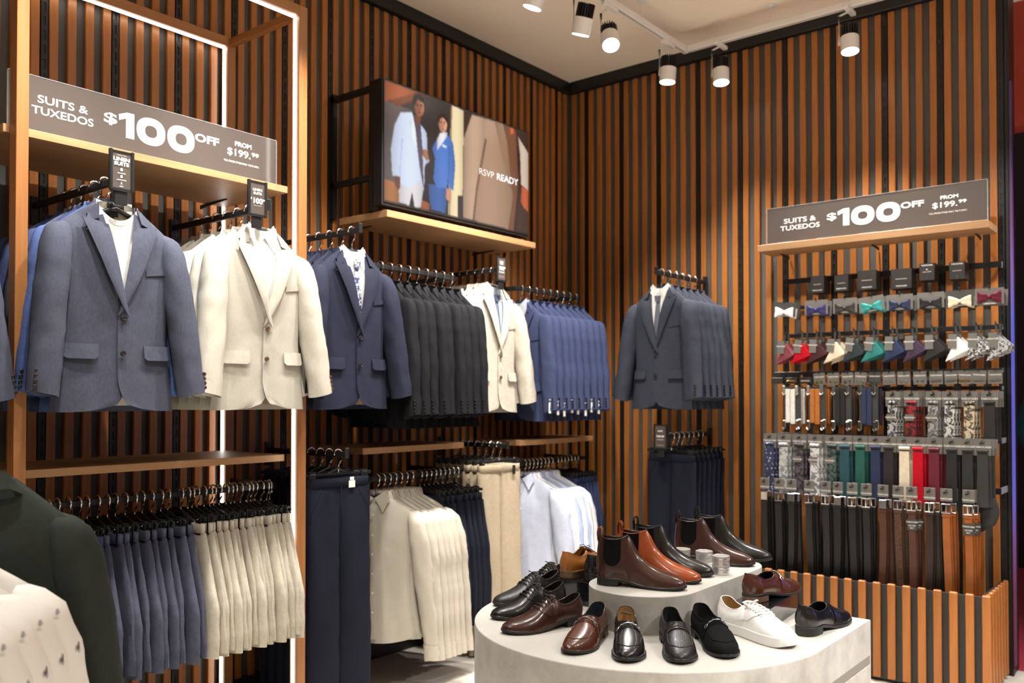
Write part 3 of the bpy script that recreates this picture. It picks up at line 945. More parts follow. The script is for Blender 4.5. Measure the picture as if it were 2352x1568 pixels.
def jacket_kit(seed, thick=1.0, depth=0.052, fold=0.007, vz=-0.480, detail=True):
    T = Torso(seed, depth * thick, fold=fold * (0.5 + 0.5 * thick), ztip=-0.208 if thick > 0.8 else -0.222)
    ov = 0.016

    def edge(z, over):
        e = -ov if over else -ov * 1.3
        if z > vz:
            q = (z - vz) / (T.zt - vz)
            return e + (0.060 - e) * q ** 0.86
        if z > -0.675:
            return e
        q = min(1.0, (-0.675 - z) / (T.zt - T.hem - 0.577))
        return e + 0.085 * (1 - math.sqrt(max(0, 1 - q * q)))

    mb = MB()
    zs = z_rows(T.zt, T.hem, 34, 1.15)
    for s, over in ((1, True), (-1, False)):
        rows = []
        for z in zs:
            a = edge(z, over)
            b = T.w(z)
            row = []
            for i in range(13):
                q = i / 12
                x = (a + (b - a) * q) * s
                bias = 0.004 if over else -0.002
                row.append((x, T.y(x, z) - bias * (1 - q), z + (0.010 * (1 - q) ** 3 if z == zs[-1] else 0)))
            rows.append(row)
        mb.grid(rows)
    rows = []
    for z in zs:
        b = T.w(z)
        rows.append([((-b + 2 * b * i / 20), T.y(-b + 2 * b * i / 20, z, False), z + (0.012 if z == zs[0] and 3 < i < 17 else 0)) for i in range(21)])
    mb.grid(rows)
    body = mb.mesh('body', True, 75, fix=False, weld=1e-4)
    lin = MB().grid([[((-1 + 2 * i / 12) * (T.w(z) - 0.012), T.y((-1 + 2 * i / 12) * (T.w(z) - 0.012), z, False) - 0.006, z) for i in range(13)]
                     for z in z_rows(T.zt + 0.004, T.hem + 0.02, 14, 1.0)]).mesh('lining', True, fix=False)
    kit = [('body', body, 'cloth', []), ('lining', lin, 'lining', [])]
    for s, over in ((1, True), (-1, False)):
        swing = 0.0
        sm = sleeve_mesh(s, seed + s, thick, swing=swing)
        cb = MB()
        cx, cy, rx, ry = lerp_tab(SLEEVE, -0.70)
        for k in range(4):
            z = -0.668 - 0.0165 * k
            cx, cy, rx, ry = lerp_tab(SLEEVE, z)
            cb.lathe([(0, 0.004), (0.0042, 0.004), (0.0062, 0.003), (0.0062, 0.0), (0, 0)], 10,
                     c=(s * (cx + rx * 0.80), 0, 0), axis='y')
            i0 = len(cb.v) - 50
            for i in range(i0, len(cb.v)):
                x, y, zz = cb.v[i]
                cb.v[i] = (x, -y + (cy - ry * 0.66) * thick - 0.002, zz + z)
        subs = [('cuff_buttons', cb.mesh('cuff_buttons'), 'button', [])] if detail else []
        kit.append(('sleeve', sm, 'cloth', subs))

        # lapel: from the button up to the notch, then the collar leaf
        def le(z, over=over):
            return edge(z, over) - 0.002

        def lo(z, over=over):
            q = min(1.0, max(0.0, (z - vz) / (-0.165 - vz)))
            return edge(z, over) + 0.002 + 0.084 * q ** 0.80

        rows = []
        for j in range(17):
            zb = vz + (-0.172 - vz) * j / 16
            row = []
            for i in range(8):
                q = i / 7
                a, b = le(zb), lo(zb)
                x = a + (b - a) * q
                zz = zb + (0.014 * q - 0.006) * (j / 16) ** 6
                row.append((s * x, T.y(s * x, zb) - (0.007 + 0.010 * math.sin(q * PI * 0.6) * min(1, j / 5)), zz))
            rows.append(row)
        lp = MB().grid(rows).mesh('lapel', True, fix=False)
        thicken(lp, 0.0035)
        kit.append(('lapel', lp, 'cloth', []))
    # collar: a band behind the neck that falls to the two notches
    rows = []
    path = []
    for k in range(25):
        a = -1 + 2 * k / 24
        if abs(a) > 0.42:
            q = (abs(a) - 0.42) / 0.58
            x = math.copysign(0.060 + 0.014 * q, a)
            z = T.zt + 0.012 - 0.075 * q
            y = 0.020 * thick - (0.020 + depth * 0.55) * thick * q
            wdt = 0.036 + 0.012 * q
            out = math.copysign(1, a)
        else:
            x = 0.060 * a / 0.42
            z = T.zt + 0.022 - 0.010 * abs(a) / 0.42
            y = 0.028 * thick - 0.008 * thick * (abs(a) / 0.42) ** 2
            wdt = 0.036
            out = 0
        path.append((x, y, z, wdt, a))
    for x, y, z, wdt, a in path:
        side = max(0.0, (abs(a) - 0.30) / 0.70)
        ox = math.copysign(wdt * min(1, side * 1.9), a) * 0.92
        oy = 0.020 * thick * (1 - min(1, side * 1.6))
        dz = -wdt * (1 - min(1, side * 1.5)) - 0.018 * min(1, side * 1.5)
        row = []
        for i in range(5):
            q = i / 4
            yy = y + oy * q
            if side > 0.35:
                zz = z + dz * q
                yy = min(yy, T.y(x + ox * q, min(zz, T.zt - 0.003)) - 0.008)
            row.append((x + ox * q, yy - 0.004 * q, z + dz * q))
        rows.append(row)
    cl = MB().grid(rows).mesh('collar', True, fix=False)
    thicken(cl, 0.0035)
    kit.append(('collar', cl, 'cloth', []))
    # pocket flaps, breast welt, buttons
    for s in (1, -1):
        rows = sheet(T, lambda z: 0.078, lambda z: 0.182, -0.572, -0.622, 0.004, 0.001, 8, 4)
        rows = [[(s * x, T.y(s * x, z) - 0.005 - 0.005 * j / 4, z - (0.004 if 0 < i < 8 or j < 4 else -0.004) + 0.012 * (x - 0.13)) for i, (x, y, z) in enumerate(r)] for j, r in enumerate(rows)]
        fl = MB().grid(rows).mesh('pocket_flap', True, fix=False)
        thicken(fl, 0.003)
        kit.append(('pocket_flap', fl, 'cloth', []))
    rows = sheet(T, lambda z: 0.085, lambda z: 0.170, -0.318, -0.338, 0.0035, 0, 6, 2)
    rows = [[(x, y, z + 0.16 * (x - 0.085)) for x, y, z in r] for r in rows]
    wl_ = MB().grid(rows).mesh('breast_pocket', True, fix=False)
    thicken(wl_, 0.002)
    kit.append(('breast_pocket', wl_, 'cloth', []))
    for z in (vz - 0.008, -0.605):
        bb = MB()
        n0 = len(bb.v)
        bb.lathe([(0, 0.0045), (0.0052, 0.0045), (0.0060, 0.0055), (0.0088, 0.0050), (0.0098, 0.003), (0.0098, 0.0), (0, 0)], 16, axis='y')
        y0 = T.y(0.0, z) - 0.008
        bb.v = [(x, -y + y0, zz + z) for x, y, zz in bb.v]
        kit.append(('button', bb.mesh('button', True, 40), 'button', []))
    return kit, T


JK_A, TA = jacket_kit(1, 1.0)
JK_B, TB = jacket_kit(5, 1.0, fold=0.009)
JK_C, TC = jacket_kit(9, 0.62, fold=0.007)
JK_D, TD = jacket_kit(13, 0.62, fold=0.010)
JK_E, TE = jacket_kit(17, 0.62, fold=0.006)
BACK_PARTS = ('body', 'sleeve', 'collar', 'lapel')


def simple(kit):
    """the same garment without the front trimmings, for those of which only the edge shows"""
    return [(n, m, k, s) for n, m, k, s in kit if n in ('body', 'sleeve', 'collar')]


# ------------------------------------------------------------------ shirts
SH_SLEEVE = [(-0.165, 0.180, 0.004, 0.012, 0.012), (-0.178, 0.194, 0.002, 0.032, 0.034), (-0.21, 0.212, 0.0, 0.052, 0.056),
             (-0.30, 0.232, -0.004, 0.062, 0.066), (-0.42, 0.250, -0.010, 0.060, 0.062), (-0.55, 0.268, -0.018, 0.054, 0.056),
             (-0.70, 0.284, -0.030, 0.047, 0.047), (-0.765, 0.292, -0.036, 0.042, 0.042), (-0.845, 0.300, -0.042, 0.043, 0.042)]


def shirt_kit(seed, thick=1.0, depth=0.045, fold=0.010):
    T = Torso(seed, depth * thick, neck=0.058, ztop=-0.100, ztip=-0.172, xtip=0.205, hem=-0.790, flare=0.215, fold=fold * (0.5 + 0.5 * thick))
    mb = MB()
    zs = z_rows(T.zt, T.hem, 34, 1.1)
    rows = []
    for z in zs:
        b = T.w(z)
        row = []
        for i in range(25):
            x = -b + 2 * b * i / 24
            dz = 0
            if z == zs[0]:
                dz = -0.03 * max(0, 1 - abs(x) / 0.05)
            if z == zs[-1]:
                dz = 0.05 * (abs(x) / b) ** 3
            row.append((x, T.y(x, z), z + dz))
        rows.append(row)
    mb.grid(rows)
    rows = []
    for z in zs:
        b = T.w(z)
        rows.append([((-b + 2 * b * i / 20), T.y(-b + 2 * b * i / 20, z, False), z + (0.05 * (abs(-1 + 2 * i / 20)) ** 3 if z == zs[-1] else 0)) for i in range(21)])
    mb.grid(rows)
    kit = [('body', mb.mesh('body', True, 75, fix=False, weld=1e-4), 'cloth', [])]
    for s in (1, -1):
        sm = sleeve_mesh(s, seed + s * 2, thick, SH_SLEEVE, 28, 18, 0.009)
        cf = []
        for z in (-0.778, -0.81, -0.847):
            cx, cy, rx, ry = lerp_tab(SH_SLEEVE, z)
            cf.append([(s * (cx + (rx + 0.0035) * math.cos(2 * PI * k / 18)), (cy + (ry + 0.0035) * math.sin(2 * PI * k / 18)) * thick, z) for k in range(18)])
        kit.append(('sleeve', sm, 'cloth', [('cuff', MB().grid(cf, loop=True).mesh('cuff', True), 'cloth', [])]))
    # collar: standing band with two fold-down leaves
    rows = []
    for k in range(19):
        a = R(-100 + 200 * k / 18) + PI / 2
        x, y = 0.056 * math.cos(a), (0.030 * math.sin(a) - 0.006) * max(0.75, thick)
        rows.append([(x, y, -0.088), (x * 1.06, y * 1.1, -0.072), (x * 1.14, y * 1.2 + 0.002, -0.074), (x * 1.30, y * 1.35 + 0.004, -0.108)])
    kit.append(('collar', thicken(MB().grid(rows).mesh('collar', True, fix=False), 0.002), 'cloth', []))
    for s in (1, -1):
        pts = [(0.004, -0.104), (0.058, -0.070), (0.078, -0.112), (0.048, -0.172)]
        rows = []
        for j in range(6):
            q = j / 5
            a = Vector(pts[0]).lerp(Vector(pts[3]), q)
            b_ = Vector(pts[1]).lerp(Vector(pts[2]), q)
            row = []
            for i in range(6):
                p = a.lerp(b_, i / 5)
                zz = min(p.y, T.zt - 0.004)
                row.append((s * p.x, min(T.y(s * p.x, zz), -0.022 * max(0.7, thick) * (1 - i / 9)) - 0.007 - 0.006 * q, p.y))
            rows.append(row)
        kit.append(('collar_leaf', thicken(MB().grid(rows).mesh('collar_leaf', True, fix=False), 0.0025), 'cloth', []))
    rows = sheet(T, lambda z: -0.014, lambda z: 0.014, -0.135, -0.770, 0.003, 0, 3, 26)
    kit.append(('placket', thicken(MB().grid(rows).mesh('placket', True, fix=False), 0.002), 'cloth', []))
    for k in range(6):
        z = -0.185 - 0.092 * k
        bb = MB().lathe([(0, 0.002), (0.0045, 0.002), (0.0055, 0.0), (0, 0)], 10, axis='y')
        y0 = T.y(0.0, z) - 0.005
        bb.v = [(x, -y + y0, zz + z) for x, y, zz in bb.v]
        kit.append(('button', bb.mesh('button'), 'button', []))
    return kit, T


SK_A, TSA = shirt_kit(21, 0.80)
SK_B, TSB = shirt_kit(25, 0.55, fold=0.012)

# ------------------------------------------------------------------ trousers and shorts (origin = top of the bar)
def legs_kit(seed, length, thick, waist=0.185, hemr=0.115, spread=0.13, crotch=0.26, rows=30, fold=0.006, pocket=True, ztop=-0.118, hemcuff=0.0):
    """two legs hanging from a flat waistband"""
    mb = MB()
    n = 18
    for s in (-1, 1):
        rr = []
        for j in range(rows + 1):
            q = j / rows
            z = ztop - 0.035 - length * q
            cq = min(1.0, q * length / crotch)
            cx = waist * 0.5 + (spread - waist * 0.5) * cq ** 1.2
            rx = waist * 0.5 + (hemr - waist * 0.5) * min(1, q * 1.15) ** 0.8
            if q * length < crotch:
                rx += 0.012 * (1 - cq)
            ry = thick * (0.30 + 0.70 * min(1, q / 0.45) ** 0.7)
            row = []
            for k in range(n):
                a = 2 * PI * k / n
                c, sn = math.cos(a), math.sin(a)
                f = fold * min(1, q * 4) * (mnoise.noise((c * 1.5 + seed * 2.3 + s, sn * 1.5, z * 5)) + 0.5 * mnoise.noise((c * 3 + seed, sn * 3, z * 17)))
                row.append((s * cx + (rx + f) * math.copysign(abs(c) ** 0.9, c), (ry + f) * math.copysign(abs(sn) ** 0.8, sn), z))
            rr.append(row)
        mb.grid(rr, loop=True)
        last = rr[-1]
        mx = sum(p[0] for p in last) / n
        inn = [((p[0] - mx) * 0.93 + mx, p[1] * 0.88, p[2] + 0.003) for p in last]
        deep = [(p[0], p[1], p[2] + 0.05) for p in inn]
        mb.grid([last, inn, deep], loop=True)
        mb.add(deep, [tuple(range(n))])
        mb.add(rr[0], [tuple(range(n))])
    kit = [('legs', mb.mesh('legs', True, 70), 'cloth', [])]
    wb = []
    for z, e in ((ztop, 0), (ztop - 0.002, 0.002), (ztop - 0.036, 0.002), (ztop - 0.038, 0.0)):
        wb.append([((waist + e) * math.copysign(abs(math.cos(2 * PI * k / 24)) ** 0.6, math.cos(2 * PI * k / 24)),
                    (thick * 0.30 + 0.004 + e) * math.copysign(abs(math.sin(2 * PI * k / 24)) ** 0.6, math.sin(2 * PI * k / 24)), z) for k in range(24)])
    w = MB().grid(wb, loop=True)
    w.add(wb[0], [tuple(range(24))])
    kit.append(('waistband', w.mesh('waistband', True, 50), 'cloth', []))
    if pocket:
        for s in (-1, 1):
            pk = MB().tube([(s * waist * 0.62, -thick * 0.33 - 0.005, ztop - 0.045), (s * (waist * 0.86), -thick * 0.42 - 0.004, ztop - 0.12), (s * (waist * 0.97), -thick * 0.45 - 0.002, ztop - 0.19)], 0.0009, 6)
            kit.append(('pocket_seam', pk.mesh('pocket_seam', True), 'cloth', []))
        fly = MB().tube([(0.004, -thick * 0.33 - 0.006, ztop - 0.036), (0.006, -thick * 0.5 - 0.004, ztop - 0.17), (0.0, -thick * 0.55, ztop - 0.22)], 0.0009, 6)
        kit.append(('fly_seam', fly.mesh('fly_seam', True), 'cloth', []))
    return kit


SHORT_A = legs_kit(3, 0.460, 0.024, 0.165, 0.128, 0.132, 0.24, 22, 0.009)
SHORT_B = legs_kit(8, 0.445, 0.019, 0.165, 0.124, 0.134, 0.24, 22, 0.010)
SHORT_N = legs_kit(15, 0.62, 0.030, 0.170, 0.105, 0.125, 0.24, 24, 0.008)
TROUS = legs_kit(4, 0.985, 0.042, 0.160, 0.088, 0.082, 0.27, 34, 0.006)
TROUS_T = legs_kit(6, 0.985, 0.026, 0.160, 0.088, 0.082, 0.27, 30, 0.006)

# ------------------------------------------------------------------ cloths
BTNM = mat('dark horn button', (0.020, 0.016, 0.014), 0.25)
BTNB = mat('brown horn button', (0.10, 0.055, 0.025), 0.3)
BTNW = mat('pearl button', (0.75, 0.72, 0.66), 0.3)
LIN_TAN = mat('tan lining', (0.36, 0.27, 0.17), 0.5)
LIN_DK = mat('dark lining', (0.02, 0.02, 0.028), 0.5)
LIN_LT = mat('cream lining', (0.58, 0.53, 0.43), 0.6)


def suit(col, lining=LIN_DK, button=BTNM, name='suit', **k):
    return {'cloth': fabric(name, col, **k), 'lining': lining, 'button': button}


M_LINEN_BLUE = suit((0.058, 0.063, 0.090), LIN_LT, BTNM, 'blue grey linen', amount=0.13, weave=1300, bump=0.14, stretch=(1, 1, 0.4))
M_ROYAL = suit((0.055, 0.085, 0.21), LIN_DK, BTNM, 'royal blue linen', amount=0.15)
M_NAVYLIN = suit((0.030, 0.042, 0.100), LIN_DK, BTNM, 'navy linen')
M_BEIGE = suit((0.46, 0.43, 0.365), LIN_TAN, BTNB, 'oatmeal linen', amount=0.06, weave=1300, bump=0.14, stretch=(1, 1, 0.4))
M_BEIGE2 = suit((0.46, 0.42, 0.35), LIN_TAN, BTNB, 'sand linen', amount=0.10)
M_NAVY = suit((0.017, 0.019, 0.036), LIN_TAN, BTNM, 'navy wool', amount=0.08)
M_CHAR = suit((0.0075, 0.0075, 0.0092), LIN_DK, BTNM, 'charcoal wool', amount=0.08)
M_BLUE = suit((0.038, 0.048, 0.105), LIN_DK, BTNM, 'mid blue wool', amount=0.08)
M_GREY = suit((0.036, 0.040, 0.056), LIN_DK, BTNM, 'slate wool', amount=0.10)
WHITE_CL = fabric('white cotton', (0.78, 0.77, 0.73), amount=0.03, bump=0.15)
CREAM_CL = fabric('cream cotton', (0.72, 0.67, 0.57), amount=0.04, bump=0.15)
M_SHIRT = {'cloth': fabric('ecru shirt cotton', (0.46, 0.42, 0.35), amount=0.03, bump=0.12), 'button': BTNW}
M_SH_BLUE = {'cloth': fabric('pale blue shirt cotton', (0.52, 0.56, 0.68), amount=0.05, bump=0.12), 'button': BTNW}
M_SH_WHITE = {'cloth': fabric('white shirt cotton', (0.76, 0.77, 0.80), amount=0.03, bump=0.12), 'button': BTNW}
M_SH_SKY = {'cloth': fabric('sky shirt cotton', (0.42, 0.50, 0.74), amount=0.03, bump=0.12), 'button': BTNW}
C_SHORT_BLUE = {'cloth': fabric('slate blue shorts linen', (0.062, 0.066, 0.098), amount=0.14, bump=0.3)}
C_SHORT_ROYAL = {'cloth': fabric('dusk blue shorts linen', (0.035, 0.048, 0.115), amount=0.14, bump=0.3)}
C_SHORT_BEIGE = {'cloth': fabric('sand shorts linen', (0.45, 0.41, 0.335), amount=0.10, bump=0.3)}
C_NAVY = {'cloth': fabric('navy trouser wool', (0.0080, 0.0095, 0.0185), amount=0.08)}
C_BLUETR = {'cloth': fabric('blue trouser wool', (0.022, 0.030, 0.072), amount=0.08)}
C_BEIGETR = {'cloth': fabric('sand trouser cotton', (0.42, 0.345, 0.24), amount=0.06)}
TAG_K = mat('black cloth label', (0.008, 0.008, 0.008), 0.5)
CARD_TAG = mat('white swing ticket', (0.78, 0.76, 0.70), 0.5)


# inserts under the front jackets --------------------------------------------------
def insert_shirt(label, T, loc, rotz, cloth, tie=None, tee=False, deepv=-0.50):
    """front of a shirt or tee seen in the jacket opening, hung on the same hanger"""
    t = thing('tee_shirt' if tee else 'dress_shirt', label, 'shirt', loc, rotz)
    sc = 0.60

    def yy(x, z):
        return T.y(x, z) * sc - 0.002
    zt = -0.165 if tee else -0.105
    rows = []
    for j in range(19):
        z = zt + (deepv - 0.16 - zt) * j / 18
        w = min(0.120, 0.066 + 0.55 * (zt - z))
        row = []
        for i in range(13):
            x = -w + 2 * w * i / 12
            dz = 0.0
            if j == 0:
                dz = (0.055 if tee else 0.02) * (abs(x) / w) ** 2.2
            row.append((x, yy(x, min(z, -0.12)), z + dz))
        rows.append(row)
    ob('front', MB().grid(rows).mesh('front', True, fix=False), cloth, t)
    # back of the neck with its sewn label
    rows = []
    for j in range(6):
        z = -0.093 - 0.11 * j / 5
        rows.append([((-0.062 + 0.124 * i / 8), 0.016 - 0.004 * j - 0.10 * ((-0.062 + 0.124 * i / 8)) ** 2 / 0.062, z + 0.006 * (abs(i - 4) / 4) ** 2) for i in range(9)])
    bk = ob('neck_back', MB().grid(rows).mesh('neck_back', True, fix=False), CREAM_CL if not tee else LIN_LT, t)
    ob('neck_label', MB().box(-0.020, 0.020, -0.004, -0.001, -0.140, -0.126).box(-0.006, 0.006, -0.004, -0.001, -0.149, -0.140).mesh('neck_label'), TAG_K, bk, (-0.008, 0.008, 0))
    if tee:
        rows = []
        for k in range(17):
            a = -1 + 2 * k / 16
            x = a * 0.072
            z = -0.166 + 0.055 * abs(a) ** 2.2 + 0.004
            rows.append([(x, yy(x, min(z, -0.12)) - 0.003, z + 0.006), (x, yy(x, min(z, -0.12)) - 0.005, z - 0.002), (x, yy(x, min(z, -0.12)) - 0.003, z - 0.012)])
        ob('neck_rib', MB().grid(rows).mesh('neck_rib', True, fix=False), cloth, t)
    else:
        for s in (1, -1):
            pts = [(0.003, -0.128), (0.056, -0.078), (0.072, -0.120), (0.050, -0.192)]
            rows = []
            for j in range(6):
                q = j / 5
                a = Vector(pts[0]).lerp(Vector(pts[3]), q)
                b_ = Vector(pts[1]).lerp(Vector(pts[2]), q)
                rows.append([(s * a.lerp(b_, i / 5).x, -0.020 - 0.004 * q + 0.012 * (i / 5) ** 2 + min(0, yy(0, -0.16) + 0.02), a.lerp(b_, i / 5).y) for i in range(6)])
            ob('collar_leaf', thicken(MB().grid(rows).mesh('collar_leaf', True, fix=False), 0.002), cloth, t)
    if tie is not None:
        tt = thing('neck_tie', tie[1], 'tie', loc, rotz)
        kn = [(-0.018, -0.150), (0.018, -0.150), (0.012, -0.185), (-0.012, -0.185)]
        y0 = yy(0, -0.17) - 0.010
        m = MB()
        m.prism(kn, 0.014, lambda u, v, w: (u, y0 - 0.010 + w, v))
        ob('knot', m.mesh('knot'), tie[0], tt)
        rows = []
        for j in range(13):
            z = -0.184 - 0.34 * j / 12
            w = 0.012 + 0.024 * j / 12
            rows.append([(-w, yy(0, z) - 0.004, z), (0, yy(0, z) - 0.010, z), (w, yy(0, z) - 0.004, z)])
        ob('blade', thicken(MB().grid(rows).mesh('blade', True, fix=False), 0.003), tie[0], tt)
    return t


# sign holders standing at the end of the arms ------------------------------------------------
def arm_sign(label, loc, rotz, items, w=0.074, h=0.128, dim=None):
    t = thing('arm_sign', label, 'sign', loc, rotz)
    ob('card', MB().box(-w / 2, w / 2, 0, 0.003, 0, h).mesh('card'), SIGN, t)
    f = MB()
    for s in (-1, 1):
        f.box(s * w / 2 - 0.004, s * w / 2 + 0.006, -0.006, 0.008, -0.004, h + 0.004, 0.002)
    f.box(-w / 2, w / 2, -0.003, 0.006, -0.006, 0.004)
    f.box(-w / 2, w / 2, -0.002, 0.005, h - 0.004, h + 0.001)
    f.box(-0.022, 0.022, 0.0, 0.008, -0.050, -0.005, 0.002)
    ob('holder', f.mesh('holder'), BLACK, t)
    items = [(a, b * w / 0.108, c * h / 0.150, d * h / 0.150, e * 0.80, f, g) for a, b, c, d, e, f, g in items]
    ob('lettering', text_mesh('lettering', items), PRINT, t, (0, -0.0012, 0), (R(90), 0, 0))
    if dim:
        dim = [(a, b * w / 0.108, c * h / 0.150, d * h / 0.150, e * 0.75, f, g) for a, b, c, d, e, f, g in dim]
        ob('small_print', text_mesh('lettering', dim), PRINT_DIM, t, (0, -0.0012, 0), (R(90), 0, 0))
    return t


# ------------------------------------------------------------------ racks of jackets
def rack(front_label, back_label, hang_label, kits, mats, spots, rotz, group, detail_front=True, backmats=None, text=True, jit=0.03):
    """spots: bar points from the front of the rack backwards"""
    for i, p in enumerate(spots):
        kit = kits[0] if i == 0 else kits[1 + (i - 1) % (len(kits) - 1)]
        mm = mats if i == 0 or not backmats else backmats[(i - 1) % len(backmats)]
        lab = front_label if i == 0 else back_label % ORD[i]
        rz = rotz + (rnd.uniform(-jit, jit) if i else 0)
        place(kit if i < 1 else ([k for k in kit if k[0] in ('body', 'sleeve', 'collar', 'lapel', 'button', 'pocket_flap')]), mm,
              'suit_jacket', lab, 'jacket', p, rz, group)
        coat_hanger(hang_label % ORD[i], p, rz, group + ' hangers', text and i == 0)

# ------------------------------------------------------------------ left wall, upper hanging
UP = 2.150
wall_arm_x('black arm carrying the blue linen jackets', -3.565, UP, 0.70)
sp = [(0.640 - 0.082 * i, -3.565 + 0.004 * i, UP) for i in range(6)]
rack('blue grey linen jacket with white tee, at the front of its arm', '%s jacket on the blue linen arm, counted from the front',
     'hanger of the %s jacket on the blue linen arm', [JK_A, JK_C, JK_D], M_LINEN_BLUE, sp, R(90), 'jackets on the blue linen arm',
     backmats=[M_ROYAL, M_NAVYLIN, M_LINEN_BLUE, M_NAVYLIN], text=False)
insert_shirt('white crew neck tee inside the blue grey linen jacket', TA, sp[0], R(90), WHITE_CL, tee=True)
arm_sign('upright sign reading linen suits above the blue grey jacket', (0.712, -3.582, UP - 0.062), R(90),
         [('LINEN', 0, 0.112, 0.0135, 1.55, 0.06, 'CENTER'), ('SUITS', 0, 0.094, 0.0135, 1.55, 0.06, 'CENTER'),
          ('\u25cf', 0, 0.072, 0.012, 1.0, 0, 'CENTER'), ('BREATHABLE', 0, 0.062, 0.0040, 1.2, 0.02, 'CENTER'),
          ('\u25a0', 0, 0.046, 0.010, 1.0, 0, 'CENTER'), ('COMFORTABLE', 0, 0.036, 0.0040, 1.2, 0.02, 'CENTER'),
          ('X', 0, 0.020, 0.010, 1.0, 0, 'CENTER'), ('LIGHT', 0, 0.011, 0.0040, 1.2, 0.02, 'CENTER')],
         dim=[('TAROCASH', 0, 0.131, 0.0055, 1.3, 0, 'CENTER')])

wall_arm_x('black arm at the far left edge, half hidden by the frame post', -4.170, UP, 0.62)
sp = [(0.560 - 0.10 * i, -4.170, UP - 0.02) for i in range(3)]
rack('slate blue jacket at the left edge, behind the frame post', '%s jacket on the arm at the left edge', 'hanger of the %s jacket on the left edge arm',
     [JK_B, JK_D, JK_C], M_LINEN_BLUE, sp, R(90), 'jackets at the left edge', text=False)

wall_arm_x('black arm carrying the oatmeal linen jackets', -2.990, UP, 0.70)
sp = [(0.640 - 0.078 * i, -2.990 + 0.003 * i, UP) for i in range(7)]
rack('oatmeal linen jacket with white shirt, at the front of its arm', '%s oatmeal linen jacket beside the light strip, from the front',
     'hanger of the %s oatmeal linen jacket', [JK_B, JK_C, JK_D], M_BEIGE, sp, R(90), 'oatmeal linen jackets', text=False)
insert_shirt('white shirt inside the oatmeal linen jacket', TB, sp[0], R(90), WHITE_CL)
arm_sign('upright linen suits discount sign above the oatmeal jacket', (0.712, -3.052, UP - 0.062), R(90),
         [('LINEN', 0, 0.108, 0.0105, 1.45, 0.05, 'CENTER'), ('SUITS', 0, 0.092, 0.0105, 1.45, 0.05, 'CENTER'),
          ('$', -0.044, 0.066, 0.010, 1.1, 0.05, 'LEFT'), ('100', 0.0, 0.052, 0.023, 1.35, 0.06, 'CENTER'), ('OFF', 0.030, 0.066, 0.008, 1.15, 0.05, 'LEFT')],
         dim=[('FROM $199.99', 0, 0.040, 0.0055, 1.1, 0.0, 'CENTER')])

wall_arm_x('black arm carrying the navy jackets right of the frame', -2.455, UP, 0.62)
sp = [(0.560 - 0.075 * i, -2.455, UP - 0.005) for i in range(6)]
rack('navy wool jacket with white shirt and patterned tie', '%s navy wool jacket right of the frame post, from the front',
     'hanger of the %s navy wool jacket', [JK_A, JK_C, JK_E], M_NAVY, sp, R(90), 'navy wool jackets')
NAVY_TIE = pattern('navy floral tie silk', (0.02, 0.03, 0.09), (0.55, 0.55, 0.60), 55)
insert_shirt('white shirt inside the navy wool jacket', TA, sp[0], R(90), WHITE_CL, tie=(NAVY_TIE, 'navy floral tie inside the navy wool jacket'))

wall_rail_y('black rail carrying the charcoal jackets', 0.38, -2.190, -1.590, 2.052)
sp = [(0.380, -2.120 + 0.062 * i, 2.049) for i in range(9)]
rack('charcoal jacket at the camera end of its rail', '%s charcoal jacket from the camera end of the rail',
     'hanger of the %s charcoal jacket', [JK_C, JK_E, JK_D], M_CHAR, sp, R(0), 'charcoal jackets on the rail', jit=0.05)
insert_shirt('dark grey shirt inside the first charcoal jacket', TC, sp[0], R(0), fabric('grey shirt', (0.06, 0.06, 0.065)))

wall_arm_x('black arm carrying the sand jackets, between the two rails', -1.300, 2.120, 0.46)
sp = [(0.400 - 0.058 * i, -1.300, 2.112) for i in range(6)]
rack('sand linen jacket with pale blue shirt, between the charcoal and blue jackets', '%s sand linen jacket from the front, beside the charcoal row',
     'hanger of the %s sand linen jacket', [JK_A, JK_D, JK_C], M_BEIGE2, sp, R(90), 'sand linen jackets', text=False)
insert_shirt('pale blue shirt inside the sand linen jacket', TA, sp[0], R(90), fabric('ice blue cotton', (0.66, 0.74, 0.84), amount=0.02),
             tie=(fabric('slate tie', (0.10, 0.12, 0.18)), 'slate tie inside the sand linen jacket'))
arm_sign('upright discount sign above the sand jacket', (0.468, -1.305, 2.040), R(90),
         [('LINEN', 0, 0.116, 0.0085, 1.3, 0.05, 'CENTER'), ('SUITS', 0, 0.103, 0.0085, 1.3, 0.05, 'CENTER'), ('$', -0.044, 0.080, 0.009, 1.1, 0.05, 'LEFT'),
          ('100', 0, 0.068, 0.022, 1.35, 0.06, 'CENTER'), ('OFF', 0.030, 0.080, 0.008, 1.1, 0.05, 'LEFT'), ('FROM $199.99', 0, 0.050, 0.0070, 1.1, 0.02, 'CENTER')],
         dim=[('FULL PRICED ONLY', 0, 0.022, 0.0055, 1.1, 0, 'CENTER')])

